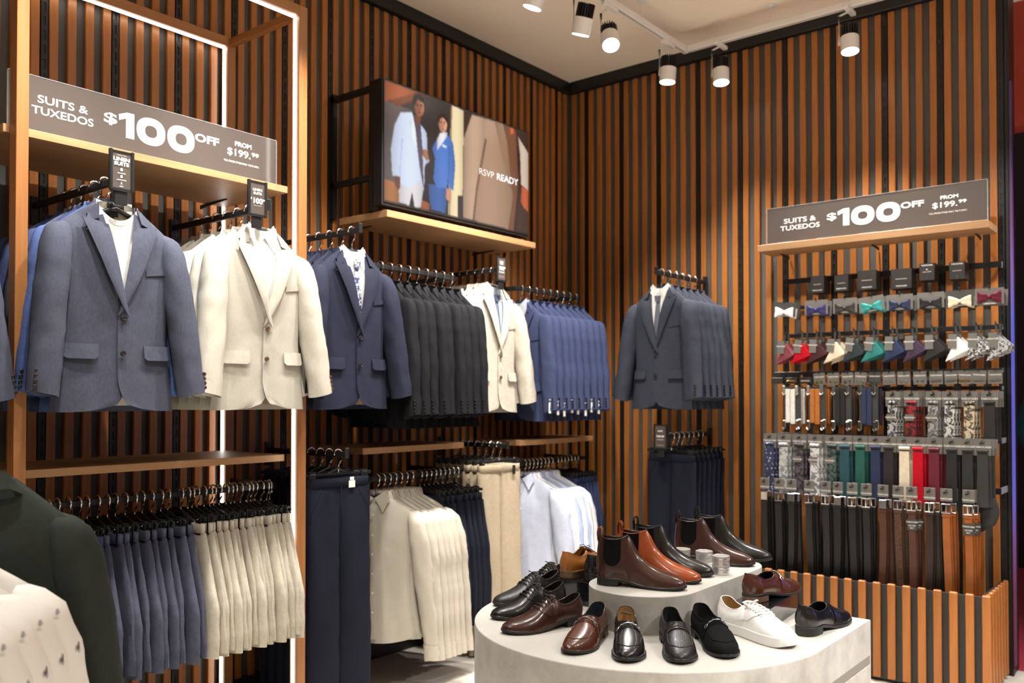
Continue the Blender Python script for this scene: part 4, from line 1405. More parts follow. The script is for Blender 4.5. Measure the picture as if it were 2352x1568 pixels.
wall_rail_y('black rail carrying the blue jackets by the corner', 0.32, -1.000, -0.330, 2.060)
sp = [(0.320, -0.950 + 0.070 * i, 2.057) for i in range(9)]
rack('mid blue jacket nearest the sand jackets, facing the camera', '%s mid blue jacket from the camera end of the corner rail',
     'hanger of the %s mid blue jacket', [JK_C, JK_E], M_BLUE, sp, R(-3), 'mid blue jackets on the corner rail')
insert_shirt('grey shirt inside the first mid blue jacket', TC, sp[0], R(-3), fabric('mist shirt', (0.40, 0.42, 0.48)))
tick = MB().box(-0.0065, 0.0065, -0.001, 0.001, -0.060, 0.0).tube([(0, 0, 0), (0, -0.002, 0.018)], 0.0012, 5).lathe([(0, 0), (0.006, 0), (0.006, 0.004), (0, 0.004)], 8, c=(0, 0, 0.014)).mesh('ticket')
for i, p in enumerate(sp):
    if i not in (8,):
        ob('swing_ticket', tick, CARD_TAG, None, (p[0] + 0.270 + 0.006 * (i % 2), p[1] - 0.072, p[2] - 0.690 - 0.010 * ((i * 7) % 3)), (0, 0, R(40)),
           'white swing ticket on the cuff of the %s blue jacket by the corner' % ORD[i], 'ticket', 'cuff tickets on the blue jackets')

# ------------------------------------------------------------------ right wall, jackets and trousers near the corner
wall_arm_y('black arm on the right wall carrying the slate jackets', 1.045, 2.130, -0.62)
sp = [(1.045, -0.560 + 0.080 * i, 2.128) for i in range(6)]
rack('slate jacket with white shirt at the front of the right wall arm', '%s slate jacket from the front of the right wall arm',
     'hanger of the %s slate jacket', [JK_A, JK_D, JK_C], M_GREY, sp, R(-8), 'slate jackets on the right wall')
insert_shirt('white shirt inside the front slate jacket', TA, sp[0], R(-8), WHITE_CL, tie=(fabric('smoke tie', (0.13, 0.14, 0.17)), 'smoke grey tie inside the front slate jacket'))

wall_arm_y('black lower arm on the right wall carrying navy trousers', 1.075, 1.190, -0.56)
sp = [(1.075, -0.500 + 0.060 * i, 1.188) for i in range(7)]
for i, p in enumerate(sp):
    place(TROUS if i == 0 else TROUS_T, C_NAVY, 'trousers', 'navy trousers at the front of the right wall arm' if i == 0 else '%s navy trousers from the front of the right wall arm' % ORD[i],
          'trousers', p, R(-8), 'navy trousers on the right wall')
    clip_hanger('clip hanger of the %s navy trousers on the right wall' % ORD[i], p, R(-8), 'right wall trouser hangers')
arm_sign('small discount sign clipped to the right wall navy trousers', (1.045, -0.575, 1.105), R(-8),
         [('SUITS', 0, 0.105, 0.010, 1.35, 0.03, 'CENTER'), ('$100 OFF', 0, 0.070, 0.0125, 1.05, 0.05, 'CENTER'), ('FROM $199.99', 0, 0.052, 0.007, 1.0, 0.0, 'CENTER')],
         w=0.085, h=0.135, dim=[('FULL PRICED ONLY', 0, 0.016, 0.007, 0.9, 0, 'CENTER')])

# ------------------------------------------------------------------ left wall, lower hanging
wall_rail_y('long black rail carrying the shorts inside the lit frame', 0.38, -3.82, -2.72, 1.040)
hy = [-3.700 + 0.0345 * i for i in range(15)]
for i, y in enumerate(hy):
    p = (0.380 + 0.006 * math.sin(i * 2.1), y, 1.037)
    rz = R(rnd.uniform(-3, 3))
    place(SHORT_A if i % 2 else SHORT_B, C_SHORT_ROYAL if i < 5 else C_SHORT_BLUE, 'linen_shorts',
          'slate blue shorts, %s from the left on the shorts rail' % ORD[i], 'shorts', p, rz, 'slate blue shorts')
    clip_hanger('clip hanger of the %s slate blue shorts' % ORD[i], p, rz, 'slate blue shorts hangers')
hy = [-3.165 + 0.0245 * i for i in range(18)]
for i, y in enumerate(hy):
    p = (0.380 + 0.008 * math.sin(i * 1.7), y, 1.037)
    rz = R(rnd.uniform(-3, 3) - (10 if i == 17 else 0))
    place(SHORT_B if i % 2 else SHORT_A, C_SHORT_BEIGE, 'linen_shorts', 'sand linen shorts, %s from the left on the shorts rail' % ORD[i], 'shorts', p, rz, 'sand linen shorts')
    clip_hanger('clip hanger of the %s sand linen shorts' % ORD[i], p, rz, 'sand shorts hangers')

wall_arm_x('black lower arm carrying the navy trousers right of the frame', -2.495, 1.165, 0.58)
sp = [(0.520 - 0.062 * i, -2.495, 1.163) for i in range(6)]
for i, p in enumerate(sp):
    place(TROUS if i == 0 else TROUS_T, C_NAVY, 'trousers', 'navy trousers hanging in front, right of the frame post' if i == 0 else '%s navy trousers from the front, right of the frame post' % ORD[i],
          'trousers', p, R(84), 'navy trousers beside the frame')
    clip_hanger('clip hanger of the %s navy trousers beside the frame' % ORD[i], p, R(84), 'trouser hangers beside the frame')
ob('waist_ticket', MB().box(-0.016, 0.016, -0.003, 0.0, -0.030, 0.0).box(-0.010, 0.010, -0.003, 0, 0.002, 0.016).mesh('ticket'), CARD_TAG, None,
   (0.547, -2.440, 1.030), (0, 0, R(84)), 'white printed ticket on the waist of the front navy trousers', 'ticket')

wall_rail_y('black lower rail carrying ecru shirts and navy trousers', 0.39, -2.200, -1.545, 1.026)
sp = [(0.390, -2.155 + 0.038 * i, 1.023) for i in range(7)]
for i, p in enumerate(sp):
    rz = R((27 if i == 0 else 21) + rnd.uniform(-2, 2))
    place(SK_A if i == 0 else SK_B, M_SHIRT, 'dress_shirt', 'ecru dress shirt at the camera end of the lower rail' if i == 0 else '%s ecru dress shirt from the camera end of the lower rail' % ORD[i],
          'shirt', p, rz, 'ecru dress shirts')
    coat_hanger('hanger of the %s ecru dress shirt' % ORD[i], p, rz, 'ecru shirt hangers', i == 0)
ob('care_label', MB().box(-0.022, 0.022, -0.002, 0.0, -0.006, 0.006).mesh('label'), TAG_K, None, (0.300, -2.236, 0.700), (0, 0, R(27)), 'small black chest label on the front ecru shirt', 'label')
sp = [(0.385, -1.855 + 0.034 * i, 1.023) for i in range(9)]
for i, p in enumerate(sp):
    rz = R(2 + rnd.uniform(-4, 4))
    place(SHORT_N, C_NAVY, 'folded_trousers', 'dark navy folded trousers, %s behind the ecru shirts' % ORD[i], 'trousers', p, rz, 'folded navy trousers on the lower rail')
    clip_hanger('clip hanger of the %s dark navy folded trousers' % ORD[i], p, rz, 'folded navy trouser hangers')

wall_arm_x('black lower arm carrying the sand trousers', -1.310, 1.150, 0.52)
sp = [(0.455 - 0.052 * i, -1.310, 1.147) for i in range(7)]
for i, p in enumerate(sp):
    place(TROUS if i == 0 else TROUS_T, C_BEIGETR, 'trousers', 'sand cotton trousers at the front of their arm' if i == 0 else '%s sand cotton trousers from the front of their arm' % ORD[i],
          'trousers', p, R(86), 'sand cotton trousers')
    clip_hanger('clip hanger of the %s sand cotton trousers' % ORD[i], p, R(86), 'sand trouser hangers')
ob('waist_ticket', MB().box(-0.010, 0.010, -0.003, 0.0, -0.050, 0.0).mesh('ticket'), TAG_K, None, (0.487, -1.220, 1.022), (0, 0, R(86)), 'black ticket on the waist of the front sand trousers', 'ticket')

wall_rail_y('black lower rail by the corner carrying pale shirts', 0.325, -0.980, -0.280, 1.026)
sp = [(0.325, -0.930 + 0.038 * i, 1.023) for i in range(8)]
for i, p in enumerate(sp):
    rz = R(16 + rnd.uniform(-3, 3))
    mm = M_SH_BLUE if i == 0 else (M_SH_SKY if i in (3, 5) else M_SH_WHITE)
    cn = 'pale blue' if i == 0 else ('sky blue' if i in (3, 5) else 'white')
    place(SK_A if i == 0 else SK_B, mm, 'dress_shirt', '%s dress shirt, %s from the camera end of the corner rail' % (cn, ORD[i]), 'shirt', p, rz, 'pale dress shirts')
    coat_hanger('hanger of the %s pale dress shirt by the corner' % ORD[i], p, rz, 'pale shirt hangers', i == 0)
sp = [(0.325, -0.600 + 0.036 * i, 1.023) for i in range(7)]
for i, p in enumerate(sp):
    place(SHORT_N, C_BLUETR, 'folded_trousers', 'blue folded trousers, %s behind the pale shirts by the corner' % ORD[i], 'trousers', p, R(-6), 'folded blue trousers by the corner')
    clip_hanger('clip hanger of the %s blue folded trousers by the corner' % ORD[i], p, R(-6), 'folded blue trouser hangers')

# ------------------------------------------------------------------ foreground rack, bottom left
RACK_DIR = Vector((-math.sin(R(38.93)), math.cos(R(38.93)), 0))
RACK_SIDE = Vector((math.cos(R(38.93)), math.sin(R(38.93)), 0))
RACK_REF = Vector((3.56, -5.04, 0))
C_GREEN = suit((0.030, 0.036, 0.031), LIN_DK, BTNM, 'bottle green wool', amount=0.10)
PRN = pattern('white floral print cotton', (0.70, 0.66, 0.58), (0.72, 0.68, 0.60), 9)


def print_mat():
    m = bpy.data.materials.new('white cotton with sparse dark sprigs')
    nt, b = nodes_of(m)
    L = nt.links.new
    tc = nt.nodes.new('ShaderNodeTexCoord')
    v = nt.nodes.new('ShaderNodeTexVoronoi')
    v.inputs['Scale'].default_value = 13
    n = nt.nodes.new('ShaderNodeTexNoise')
    n.inputs['Scale'].default_value = 60
    mx = nt.nodes.new('ShaderNodeMath')
    mx.operation = 'MULTIPLY_ADD'
    mx.inputs[1].default_value = 0.34
    L(tc.outputs['Object'], v.inputs['Vector'])
    L(tc.outputs['Object'], n.inputs['Vector'])
    L(n.outputs['Fac'], mx.inputs[0])
    L(v.outputs['Distance'], mx.inputs[2])
    r = nt.nodes.new('ShaderNodeValToRGB')
    e = r.color_ramp.elements
    e[0].color, e[0].position = (0.10, 0.10, 0.10, 1), 0.24
    e[1].color, e[1].position = (0.82, 0.80, 0.755, 1), 0.33
    L(mx.outputs[0], r.inputs[0])
    L(r.outputs[0], b.inputs['Base Color'])
    b.inputs['Roughness'].default_value = 0.85
    return m


M_PRINT = {'cloth': print_mat(), 'button': BTNW}


def rack_point(d, lat, z):
    p = RACK_REF + RACK_DIR * d + RACK_SIDE * lat
    return (p.x, p.y, z)


rk = thing('garment_rack', 'black garment rack in the left foreground under the green jacket', 'clothes rack', rack_point(1.75, -1.20, 0), R(38.93))
ob('stand', MB().box(-0.015, 0.015, -0.78, -0.75, 0.03, 1.32).box(-0.24, 0.24, -0.80, -0.73, 0, 0.03).mesh('stand'), BLACK, rk)
ob('upper_arm', MB().box(-0.010, 0.010, -0.76, 0.30, 1.295, 1.315).mesh('upper_arm'), BLACK, rk)
ob('lower_arm', MB().box(-0.010, 0.010, -0.75, 0.10, 1.158, 1.178).mesh('lower_arm'), BLACK, rk)
for i in range(2):
    p = rack_point(1.93 + 0.075 * i, -1.150 - 0.050 * i, 1.318)
    place([k for k in JK_B if k[0] in ('body', 'sleeve', 'collar', 'lining')], C_GREEN, 'suit_jacket', 'dark green jacket seen from behind in the left foreground' if i == 0 else '%s dark green jacket in the left foreground rack' % ORD[i],
          'jacket', p, R(38.93 + 180), 'dark green jackets')
    coat_hanger('hanger of the %s dark green foreground jacket' % ORD[i], p, R(38.93 + 180), 'green jacket hangers')
for i in range(7):
    p = rack_point(1.80 - 0.072 * i, -1.170 + 0.004 * i, 1.185 - 0.004 * i)
    place(SK_A, M_PRINT, 'printed_shirt', 'white sprigged shirt, %s from the green jackets in the left foreground' % ORD[i], 'shirt', p, R(38.93 + 180 + rnd.uniform(-2, 2)), 'white sprigged shirts')
    coat_hanger('hanger of the %s white sprigged shirt' % ORD[i], p, R(38.93 + 180), 'sprigged shirt hangers')

# ------------------------------------------------------------------ display table
TZ, TIER = 0.650, 0.770
CONC = mat('shaded concrete laminate', (0.42, 0.405, 0.375), 0.45, var=(8.0, 0.14), bump=(24, 0.12), second=(0.31, 0.295, 0.268))  # sides kept darker than the top, shading set in the colour
CONC_TOP = mat('lit concrete top', (0.47, 0.455, 0.42), 0.42, var=(4.0, 0.09), bump=(20, 0.05))  # same concrete, lightened in colour to read as the lit top


def d_outline(cx, r, yc, yb, n=48, back_round=0.0):
    pts = []
    if back_round:
        for k in range(n // 2 + 1):
            a = PI * k / (n // 2)
            pts.append((cx + r * math.cos(a), yb + r * math.sin(a)))
    else:
        pts += [(cx + r, yb), (cx - r, yb)]
    for k in range(n + 1):
        a = PI + PI * k / n
        pts.append((cx + r * math.cos(a), yc + r * math.sin(a)))
    return pts


def slab(poly, z0, z1, bev=0.003):
    mb = MB()
    n = len(poly)
    cx = sum(p[0] for p in poly) / n
    cy = sum(p[1] for p in poly) / n

    def ins(p, d):
        v = Vector((p[0] - cx, p[1] - cy))
        l = v.length
        return (cx + v.x * (l - d) / l, cy + v.y * (l - d) / l)
    rows = [[(*p, z0) for p in poly], [(*p, z1 - bev) for p in poly], [(*ins(p, bev), z1) for p in poly]]
    mb.grid(rows, loop=True)
    return mb


tb = thing('display_table', 'large rounded concrete look shoe display table with a side drawer', 'table', (2.037, -2.42, 0))
po = d_outline(0.0, 0.588, 0.0, 0.458)
ob('body', slab(po, 0.0, TZ, 0.002).mesh('body', True, 40), CONC, tb)
ob('table_top', MB().add([(x * 0.997, y * 0.997, TZ) for x, y in po], [tuple(range(len(po)))]).join(MB().grid([[(x * 0.997, y * 0.997, TZ) for x, y in po], [(x * 0.9975, y * 0.9975, TZ - 0.003) for x, y in po]], loop=True)).mesh('table_top', False, fix=False), CONC_TOP, tb, (0, 0, 0.0004))
dr = ob('drawer', MB().box(0.583, 0.592, -0.075, 0.445, 0.10, TZ - 0.144, 0.002).mesh('drawer'), CONC, tb)
ob('finger_groove', MB().box(0.584, 0.5888, -0.075, 0.445, TZ - 0.143, TZ - 0.116).mesh('finger_groove'), mat('grey groove and shading', (0.20, 0.185, 0.16), 0.8), dr)  # flat grey strip, its width takes in the shading of the groove
ti = thing('display_plinth', 'raised oval concrete look plinth carrying the boots', 'plinth', (2.040, -2.42, TZ))
pt = d_outline(0.0, 0.188, -0.028, 0.455, 40, 1.0)
ob('body', slab(pt, 0.0008, TIER - TZ, 0.0015).mesh('body', True, 40), CONC, ti)
ob('plinth_top', MB().add([(x * 0.996, y * 0.998, TIER - TZ + 0.0005) for x, y in pt], [tuple(range(len(pt)))]).mesh('plinth_top', fix=False), CONC_TOP, ti)

RISER = mat('black acrylic', (0.008, 0.008, 0.009), 0.12, coat=0.4)
RZ = R(0)


def riser(label, loc, size, rz):
    w, d, h = size
    m = MB().box(-w / 2, w / 2, -d / 2, d / 2, 0, h, 0.0015)
    return ob('shoe_riser', m.mesh('shoe_riser'), RISER, None, (loc[0], loc[1], TZ + 0.0008), (0, 0, rz), label, 'riser')


riser('black riser block under the brown bit loafer', (2.335, -2.155), (0.135, 0.310, 0.068), R(5))
riser('black riser block under the tan shoe, left of the plinth', (1.734, -2.262), (0.180, 0.300, 0.085), R(2))

# ------------------------------------------------------------------ shoes
def interp(tab, s):
    xs = [t[0] for t in tab]
    if s <= xs[0]:
        return tab[0][1]
    if s >= xs[-1]:
        return tab[-1][1]
    for i in range(len(tab) - 1):
        if s <= xs[i + 1]:
            x0, y0 = tab[i]
            x1, y1 = tab[i + 1]
            h = x1 - x0
            q = (s - x0) / h

            def slope(k):
                if k <= 0 or k >= len(tab) - 1:
                    a, b2 = (tab[0], tab[1]) if k <= 0 else (tab[-2], tab[-1])
                    return (b2[1] - a[1]) / (b2[0] - a[0])
                d0 = (tab[k][1] - tab[k - 1][1]) / (tab[k][0] - tab[k - 1][0])
                d1 = (tab[k + 1][1] - tab[k][1]) / (tab[k + 1][0] - tab[k][0])
                return 0 if d0 * d1 <= 0 else 2 * d0 * d1 / (d0 + d1)
            m0, m1 = slope(i) * h, slope(i + 1) * h
            return (2 * q ** 3 - 3 * q ** 2 + 1) * y0 + (q ** 3 - 2 * q ** 2 + q) * m0 + (-2 * q ** 3 + 3 * q ** 2) * y1 + (q ** 3 - q ** 2) * m1


W_DRESS = [(0, 0), (0.008, 0.0115), (0.03, 0.0210), (0.07, 0.0285), (0.14, 0.0330), (0.25, 0.0335), (0.40, 0.0345), (0.55, 0.0415), (0.68, 0.0475), (0.77, 0.0468), (0.86, 0.0402), (0.92, 0.0328), (0.965, 0.0235), (0.99, 0.0130), (1, 0)]
W_SNEAK = [(0, 0), (0.008, 0.014), (0.03, 0.0245), (0.07, 0.0320), (0.14, 0.0365), (0.25, 0.0370), (0.40, 0.0385), (0.55, 0.0455), (0.70, 0.0505), (0.80, 0.0490), (0.88, 0.0425), (0.94, 0.0330), (0.975, 0.0220), (0.993, 0.0115), (1, 0)]


class Last:
    def __init__(self, kind):
        self.k = kind
        self.L = 0.298
        self.W = W_SNEAK if kind == 'sneaker' else W_DRESS
        if kind == 'loafer':
            self.zt_ = [(0, .0945), (.02, .0940), (.06, .0905), (.14, .080), (.26, .070), (.36, .070), (.44, .077), (.50, .083), (.56, .077), (.64, .066), (.74, .0545), (.84, .0455), (.92, .039), (.97, .032), (1, .021)]
            self.wt_ = [(0, 0), (.012, .0075), (.04, .0170), (.09, .0235), (.18, .0270), (.30, .0285), (.40, .0270), (.455, .0215), (.485, .0130), (.50, 0), (1, 0)]
            self.throat = .50
        elif kind == 'derby':
            self.zt_ = [(0, .0965), (.02, .0960), (.06, .0925), (.14, .082), (.24, .074), (.32, .078), (.38, .092), (.42, .097), (.47, .092), (.56, .076), (.64, .061), (.74, .0495), (.84, .0425), (.92, .0365), (.97, .030), (1, .020)]
            self.wt_ = [(0, 0), (.012, .0075), (.04, .0165), (.09, .0225), (.18, .0260), (.28, .0255), (.36, .0190), (.40, .0100), (.415, 0), (1, 0)]
            self.throat = .415
        elif kind == 'sneaker':
            self.zt_ = [(0, .1010), (.02, .1005), (.06, .0965), (.14, .082), (.24, .074), (.32, .080), (.38, .094), (.42, .100), (.47, .098), (.56, .088), (.66, .074), (.76, .062), (.85, .055), (.92, .048), (.97, .041), (1, .030)]
            self.wt_ = [(0, 0), (.012, .009), (.04, .0190), (.09, .0250), (.18, .0285), (.28, .0280), (.36, .0210), (.40, .0110), (.415, 0), (1, 0)]
            self.throat = .415
        else:   # chelsea boot
            self.zt_ = [(0, .1625), (.03, .1615), (.10, .158), (.20, .155), (.28, .158), (.345, .166), (.375, .160), (.41, .141), (.45, .117), (.50, .096), (.56, .080), (.64, .066), (.74, .0540), (.84, .046), (.92, .038), (.97, .031), (1, .021)]
            self.wt_ = [(0, 0), (.012, .0085), (.04, .0185), (.09, .0260), (.16, .0310), (.24, .0310), (.30, .0250), (.335, .0150), (.352, 0), (1, 0)]
            self.throat = .352

    def zb(self, s):
        if self.k == 'sneaker':
            return 0.026 + 0.004 * max(0, (s - .85) / .15) ** 2
        return interp([(0, .027), (.26, .026), (.36, .022), (.52, .0115), (.70, .0085), (.85, .0095), (1, .0155)], s)

    def w(self, s):
        return interp(self.W, s)

    def yc(self, s):
        return 0.005 * math.sin(PI * max(0, (s - 0.15)) / 0.85) - 0.004 * max(0, (s - .8) / .2)

    def P(self, s, v, side):
        """v 0 at the sole, 1 at the topline or centre line"""
        w, wt = self.w(s), interp(self.wt_, s)
        zb, zt = self.zb(s), interp(self.zt_, s)
        a = v * PI / 2
        open_ = wt > 1e-5
        cy = max(0.0, math.cos(a))
        cz = math.sin(a)
        if open_ or s < 0.02:
            y = wt + (w - wt) * cy ** 0.8
            z = zb + (zt - zb) * (0.55 * v + 0.45 * cz)
            y += 0.0035 * math.sin(PI * min(1, v * 1.4)) * min(1, w / 0.02)
        else:
            b = min(1.0, (s - self.throat) / 0.16)
            pw = 0.80 - 0.10 * b
            y = w * cy ** pw
            z = zb + (zt - zb) * ((1 - b) * (0.55 * v + 0.45 * cz) + b * cz ** 0.92)
        if self.k == 'boot':
            h = (z - .06) / .10
            if s < 0.6 and h > 0:
                y *= 1 - 0.10 * math.sin(PI * min(1, h)) * (1 if s > .02 else 0)
        x = s * self.L
        if s < 0.12:
            hh = (z - zb) / max(1e-4, (zt - zb))
            x += 0.006 * (hh ** 2) * (1 - s / 0.12) - 0.003 * math.sin(PI * hh) * (1 - s / .12)
        return Vector((x, side * y + self.yc(s), z))

    def N(self, s, v, side):
        e = 1e-3
        v0, v1 = max(0, v - .02), min(1, v + .02)
        a = self.P(min(1, s + .01), v, side) - self.P(max(0, s - .01), v, side)
        b = self.P(s, v1, side) - self.P(s, v0, side)
        n = a.cross(b)
        if n.length < 1e-9:
            return Vector((0, 0, 1))
        n.normalize()
        if n.y * side < -0.15 or (abs(n.y) <= 0.15 and n.z < 0):
            n = -n
        return n


def svals(n, extra=()):
    out = []
    for i in range(n + 1):
        q = i / n
        out.append(0.5 - 0.5 * math.cos(PI * (0.02 + 0.96 * q)) if 0 < i < n else float(i == n))
    out += list(extra)
    return sorted(set(round(x, 5) for x in out))


def patch(L, s0, s1, v0, v1, side, off=0.0016, n=12, m=8, th=0.0014):
    """leather piece lying on the last; v0, v1 may be functions of s"""
    f0 = v0 if callable(v0) else (lambda s: v0)
    f1 = v1 if callable(v1) else (lambda s: v1)
    rows, inner = [], []
    for i in range(n + 1):
        s = s0 + (s1 - s0) * i / n
        r, r2 = [], []
        for j in range(m + 1):
            v = f0(s) + (f1(s) - f0(s)) * j / m
            p, nn = L.P(s, v, side), L.N(s, v, side)
            r.append(p + nn * off)
            r2.append(p - nn * 0.0008)
        rows.append(r)
        inner.append(r2)
    mb = MB().grid(rows)
    rim = [rows[0][j] for j in range(m + 1)] + [rows[i][m] for i in range(1, n + 1)] + [rows[n][j] for j in range(m - 1, -1, -1)] + [rows[i][0] for i in range(n - 1, 0, -1)]
    rim2 = [inner[0][j] for j in range(m + 1)] + [inner[i][m] for i in range(1, n + 1)] + [inner[n][j] for j in range(m - 1, -1, -1)] + [inner[i][0] for i in range(n - 1, 0, -1)]
    mb.grid([rim, rim2], loop=True)
    return mb


def shoe_kit(kind, style):
    L = Last(kind)
    ss = svals(44, (L.throat - 0.004, L.throat - 0.012, L.throat + 0.006))
    M_ = 12
    up = MB()
    for side in (1, -1):
        up.grid([[L.P(s, j / M_, side) for j in range(M_ + 1)] for s in ss])
    kit = [('upper', up.mesh('upper', True, 80, weld=2e-5), 'leather', [])]
    # lining: the inside of the opening and the insole
    lin = MB()
    so = [s for s in ss if s <= L.throat + 0.01]
    for side in (1, -1):
        lin.grid([[L.P(s, 0.12 + 0.875 * j / 8, side) - L.N(s, 0.12 + 0.875 * j / 8, side) * 0.0022 for j in range(9)] for s in so])
    lin.grid([[(s * L.L, (L.w(s) - 0.001) * y + L.yc(s), L.zb(s) + 0.010) for y in (-1, -.5, 0, .5, 1)] for s in ss if s < 0.6])
    kit.append(('lining', lin.mesh('lining', True, 80), 'lining', []))
    # rim of the opening
    rim = [L.P(s, 1.0, 1) for s in so] + [L.P(s, 1.0, -1) for s in reversed(so[1:-1])]
    rr = []
    for i, p in enumerate(rim):
        if not rr or (p - rr[-1]).length > 0.0012:
            rr.append(p)
    kit.append(('topline', MB().tube(rr, 0.0015, 6, closed=True).mesh('topline', True), 'edge', []))
    # sole and heel
    def sole(e, top, bot, s0=0.0, s1=1.0, n=48):
        sv = [s0 + (s1 - s0) * (0.5 - 0.5 * math.cos(PI * i / n)) for i in range(n + 1)] if s1 > .9 else [s0 + (s1 - s0) * (i / n) ** 1.6 for i in range(n + 1)]
        ring = []
        for s in sv:
            ring.append((s, 1))
        for s in reversed(sv[(0 if s1 < .9 else 0):(-1 if s1 > .9 else None)]):
            if s > s0:
                ring.append((s, -1))
        def pt(s, sd, z, ee):
            w = L.w(s)
            ex = -ee if s < 0.03 else (ee if s > 0.97 else 0)
            return (s * L.L + ex * (1 - min(1, w / 0.02)), sd * (w + ee * min(1, w / 0.012)) + L.yc(s), z)
        ps = [[pt(s, sd, bot(s), e - 0.0015) for s, sd in ring], [pt(s, sd, bot(s) + 0.001, e) for s, sd in ring], [pt(s, sd, top(s) - 0.001, e) for s, sd in ring], [pt(s, sd, top(s), e - 0.001) for s, sd in ring]]
        mb = MB().grid(ps, loop=True)
        mb.add(ps[0], [tuple(range(len(ring)))])
        mb.add(ps[-1], [tuple(range(len(ring)))])
        return mb
    if kind == 'sneaker':
        kit.append(('sole', sole(0.0045, lambda s: L.zb(s) + 0.004, lambda s: 0.0008 + 0.010 * max(0, (s - .82) / .18) ** 2).mesh('sole', True, 40), 'sole', []))
    else:
        kit.append(('sole', sole(0.0032, lambda s: L.zb(s) + 0.001, lambda s: max(0.0005, L.zb(s) - 0.0075)).mesh('sole', True, 40), 'sole', []))
        kit.append(('heel', sole(0.0026, lambda s: L.zb(s) - 0.006, lambda s: 0.0004, 0.0, 0.26, 20).mesh('heel', True, 40), 'heel', []))
        kit.append(('welt', MB().tube([(L.P(s, 0, 1) + Vector((0, 0.0016, 0.0006))) for s in ss[8:-1]] + [Vector((L.L + .002, L.yc(1), L.zb(1)))] + [(L.P(s, 0, -1) + Vector((0, -0.0016, 0.0006))) for s in reversed(ss[8:-1])], 0.0013, 6).mesh('welt', True), 'edge', []))
    # ---- style details
    if kind == 'boot':
        for sd in (1, -1):
            kit.append(('elastic_gore', patch(L, .092, .290, lambda s: .26 + .16 * abs((s - .19) / .099) ** 3, 0.995, sd, 0.0012, 12, 10).mesh('elastic_gore', True, 50), 'gore', []))
        loop = [(0.010, 0, .128), (0.003, 0, .150), (0.001, 0, .172), (0.004, 0, .187), (0.010, 0, .191), (0.015, 0, .184), (0.015, 0, .165), (0.014, 0, .140)]
        pl = MB()
        pl.grid([[(x, -0.0095, z), (x, 0.0095, z)] for x, y, z in loop])
        me = thicken(pl.mesh('pull_tab', True, fix=False), 0.0022)
        kit.append(('pull_tab', me, 'tab', []))
        kit.append(('back_strip', patch(L, 0.0, .022, .10, .99, 1, .0010, 4, 8).join(patch(L, 0.0, .022, .10, .99, -1, .0010, 4, 8)).mesh('back_strip', True, 50), 'leather', []))
    if kind == 'loafer':
        ap = MB()
        for sd in (1, -1):
            pts = []
            for i in range(25):
                s = .455 + (.90 - .455) * i / 24
                v = .60 - .05 * math.sin(PI * i / 24) + .40 * max(0, (i - 17) / 7) ** 2.2
                pts.append(L.P(s, min(1, v), sd) + L.N(s, min(1, v), sd) * 0.0006)
            ap.tube(pts, 0.0014, 6)
        kit.append(('apron_seam', ap.mesh('apron_seam', True), 'leather', []))
        tg = MB()
        for sd in (1, -1):
            tg.join(patch(L, .495, .60, .62, 1.0, sd, .0012, 8, 8))
        kit.append(('tongue', tg.mesh('tongue', True, 50), 'leather', []))
        st = MB()
        hi = .575 if style == 'penny' else .565
        for sd in (1, -1):
            st.join(patch(L, lambda: 0, 0, 0, 0, sd) if False else patch(L, hi - .032, hi + .032 - (.008 if style == 'penny' else .012), .16, 1.0, sd, .0030, 6, 12))
        kit.append(('strap', st.mesh('strap', True, 50), 'leather', []))
        if style == 'penny':
            sl = MB()
            for sd in (1, -1):
                sl.join(patch(L, hi - .006, hi + .002, .78, 1.0, sd, .0036, 3, 5))
            kit.append(('penny_slot', sl.mesh('penny_slot'), 'gore', []))
        if style == 'bit':
            pts = []
            for i in range(17):
                a = -1 + 2 * i / 16
                v = 1 - 0.40 * abs(a)
                sd = 1 if a >= 0 else -1
                s = hi - .012 + .006 * abs(a)
                pts.append(L.P(s, v, sd) + L.N(s, v, sd) * (0.0062 + 0.0012 * math.sin(i * 2.2)))
            bm_ = MB().tube(pts, [0.0016 + 0.0012 * (i % 4 == 0) for i in range(17)], 8)
            for sd in (1, -1):
                c = L.P(hi - .006, .60, sd) + L.N(hi - .006, .60, sd) * .0055
                n_ = L.N(hi - .006, .60, sd)
                u = Vector((1, 0, 0))
                w_ = n_.cross(u).normalized()
                ring = [c + (u * math.cos(2 * PI * k / 12) * 0.0075 + w_ * math.sin(2 * PI * k / 12) * 0.0065) for k in range(12)]
                bm_.tube(ring, 0.0013, 6, closed=True)
            kit.append(('metal_bit', bm_.mesh('metal_bit', True), 'metal', []))
        kit.append(('heel_patch', patch(L, 0.0, .016, .1, .98, 1, .0009, 3, 6).join(patch(L, 0.0, .016, .1, .98, -1, .0009, 3, 6)).mesh('heel_patch', True, 50), 'leather', []))
        for sd in (1, -1):
            kit.append(('collar_band', patch(L, .02, .44, .86, 1.0, sd, .0010, 18, 3).mesh('collar_band', True, 50), 'leather', []))
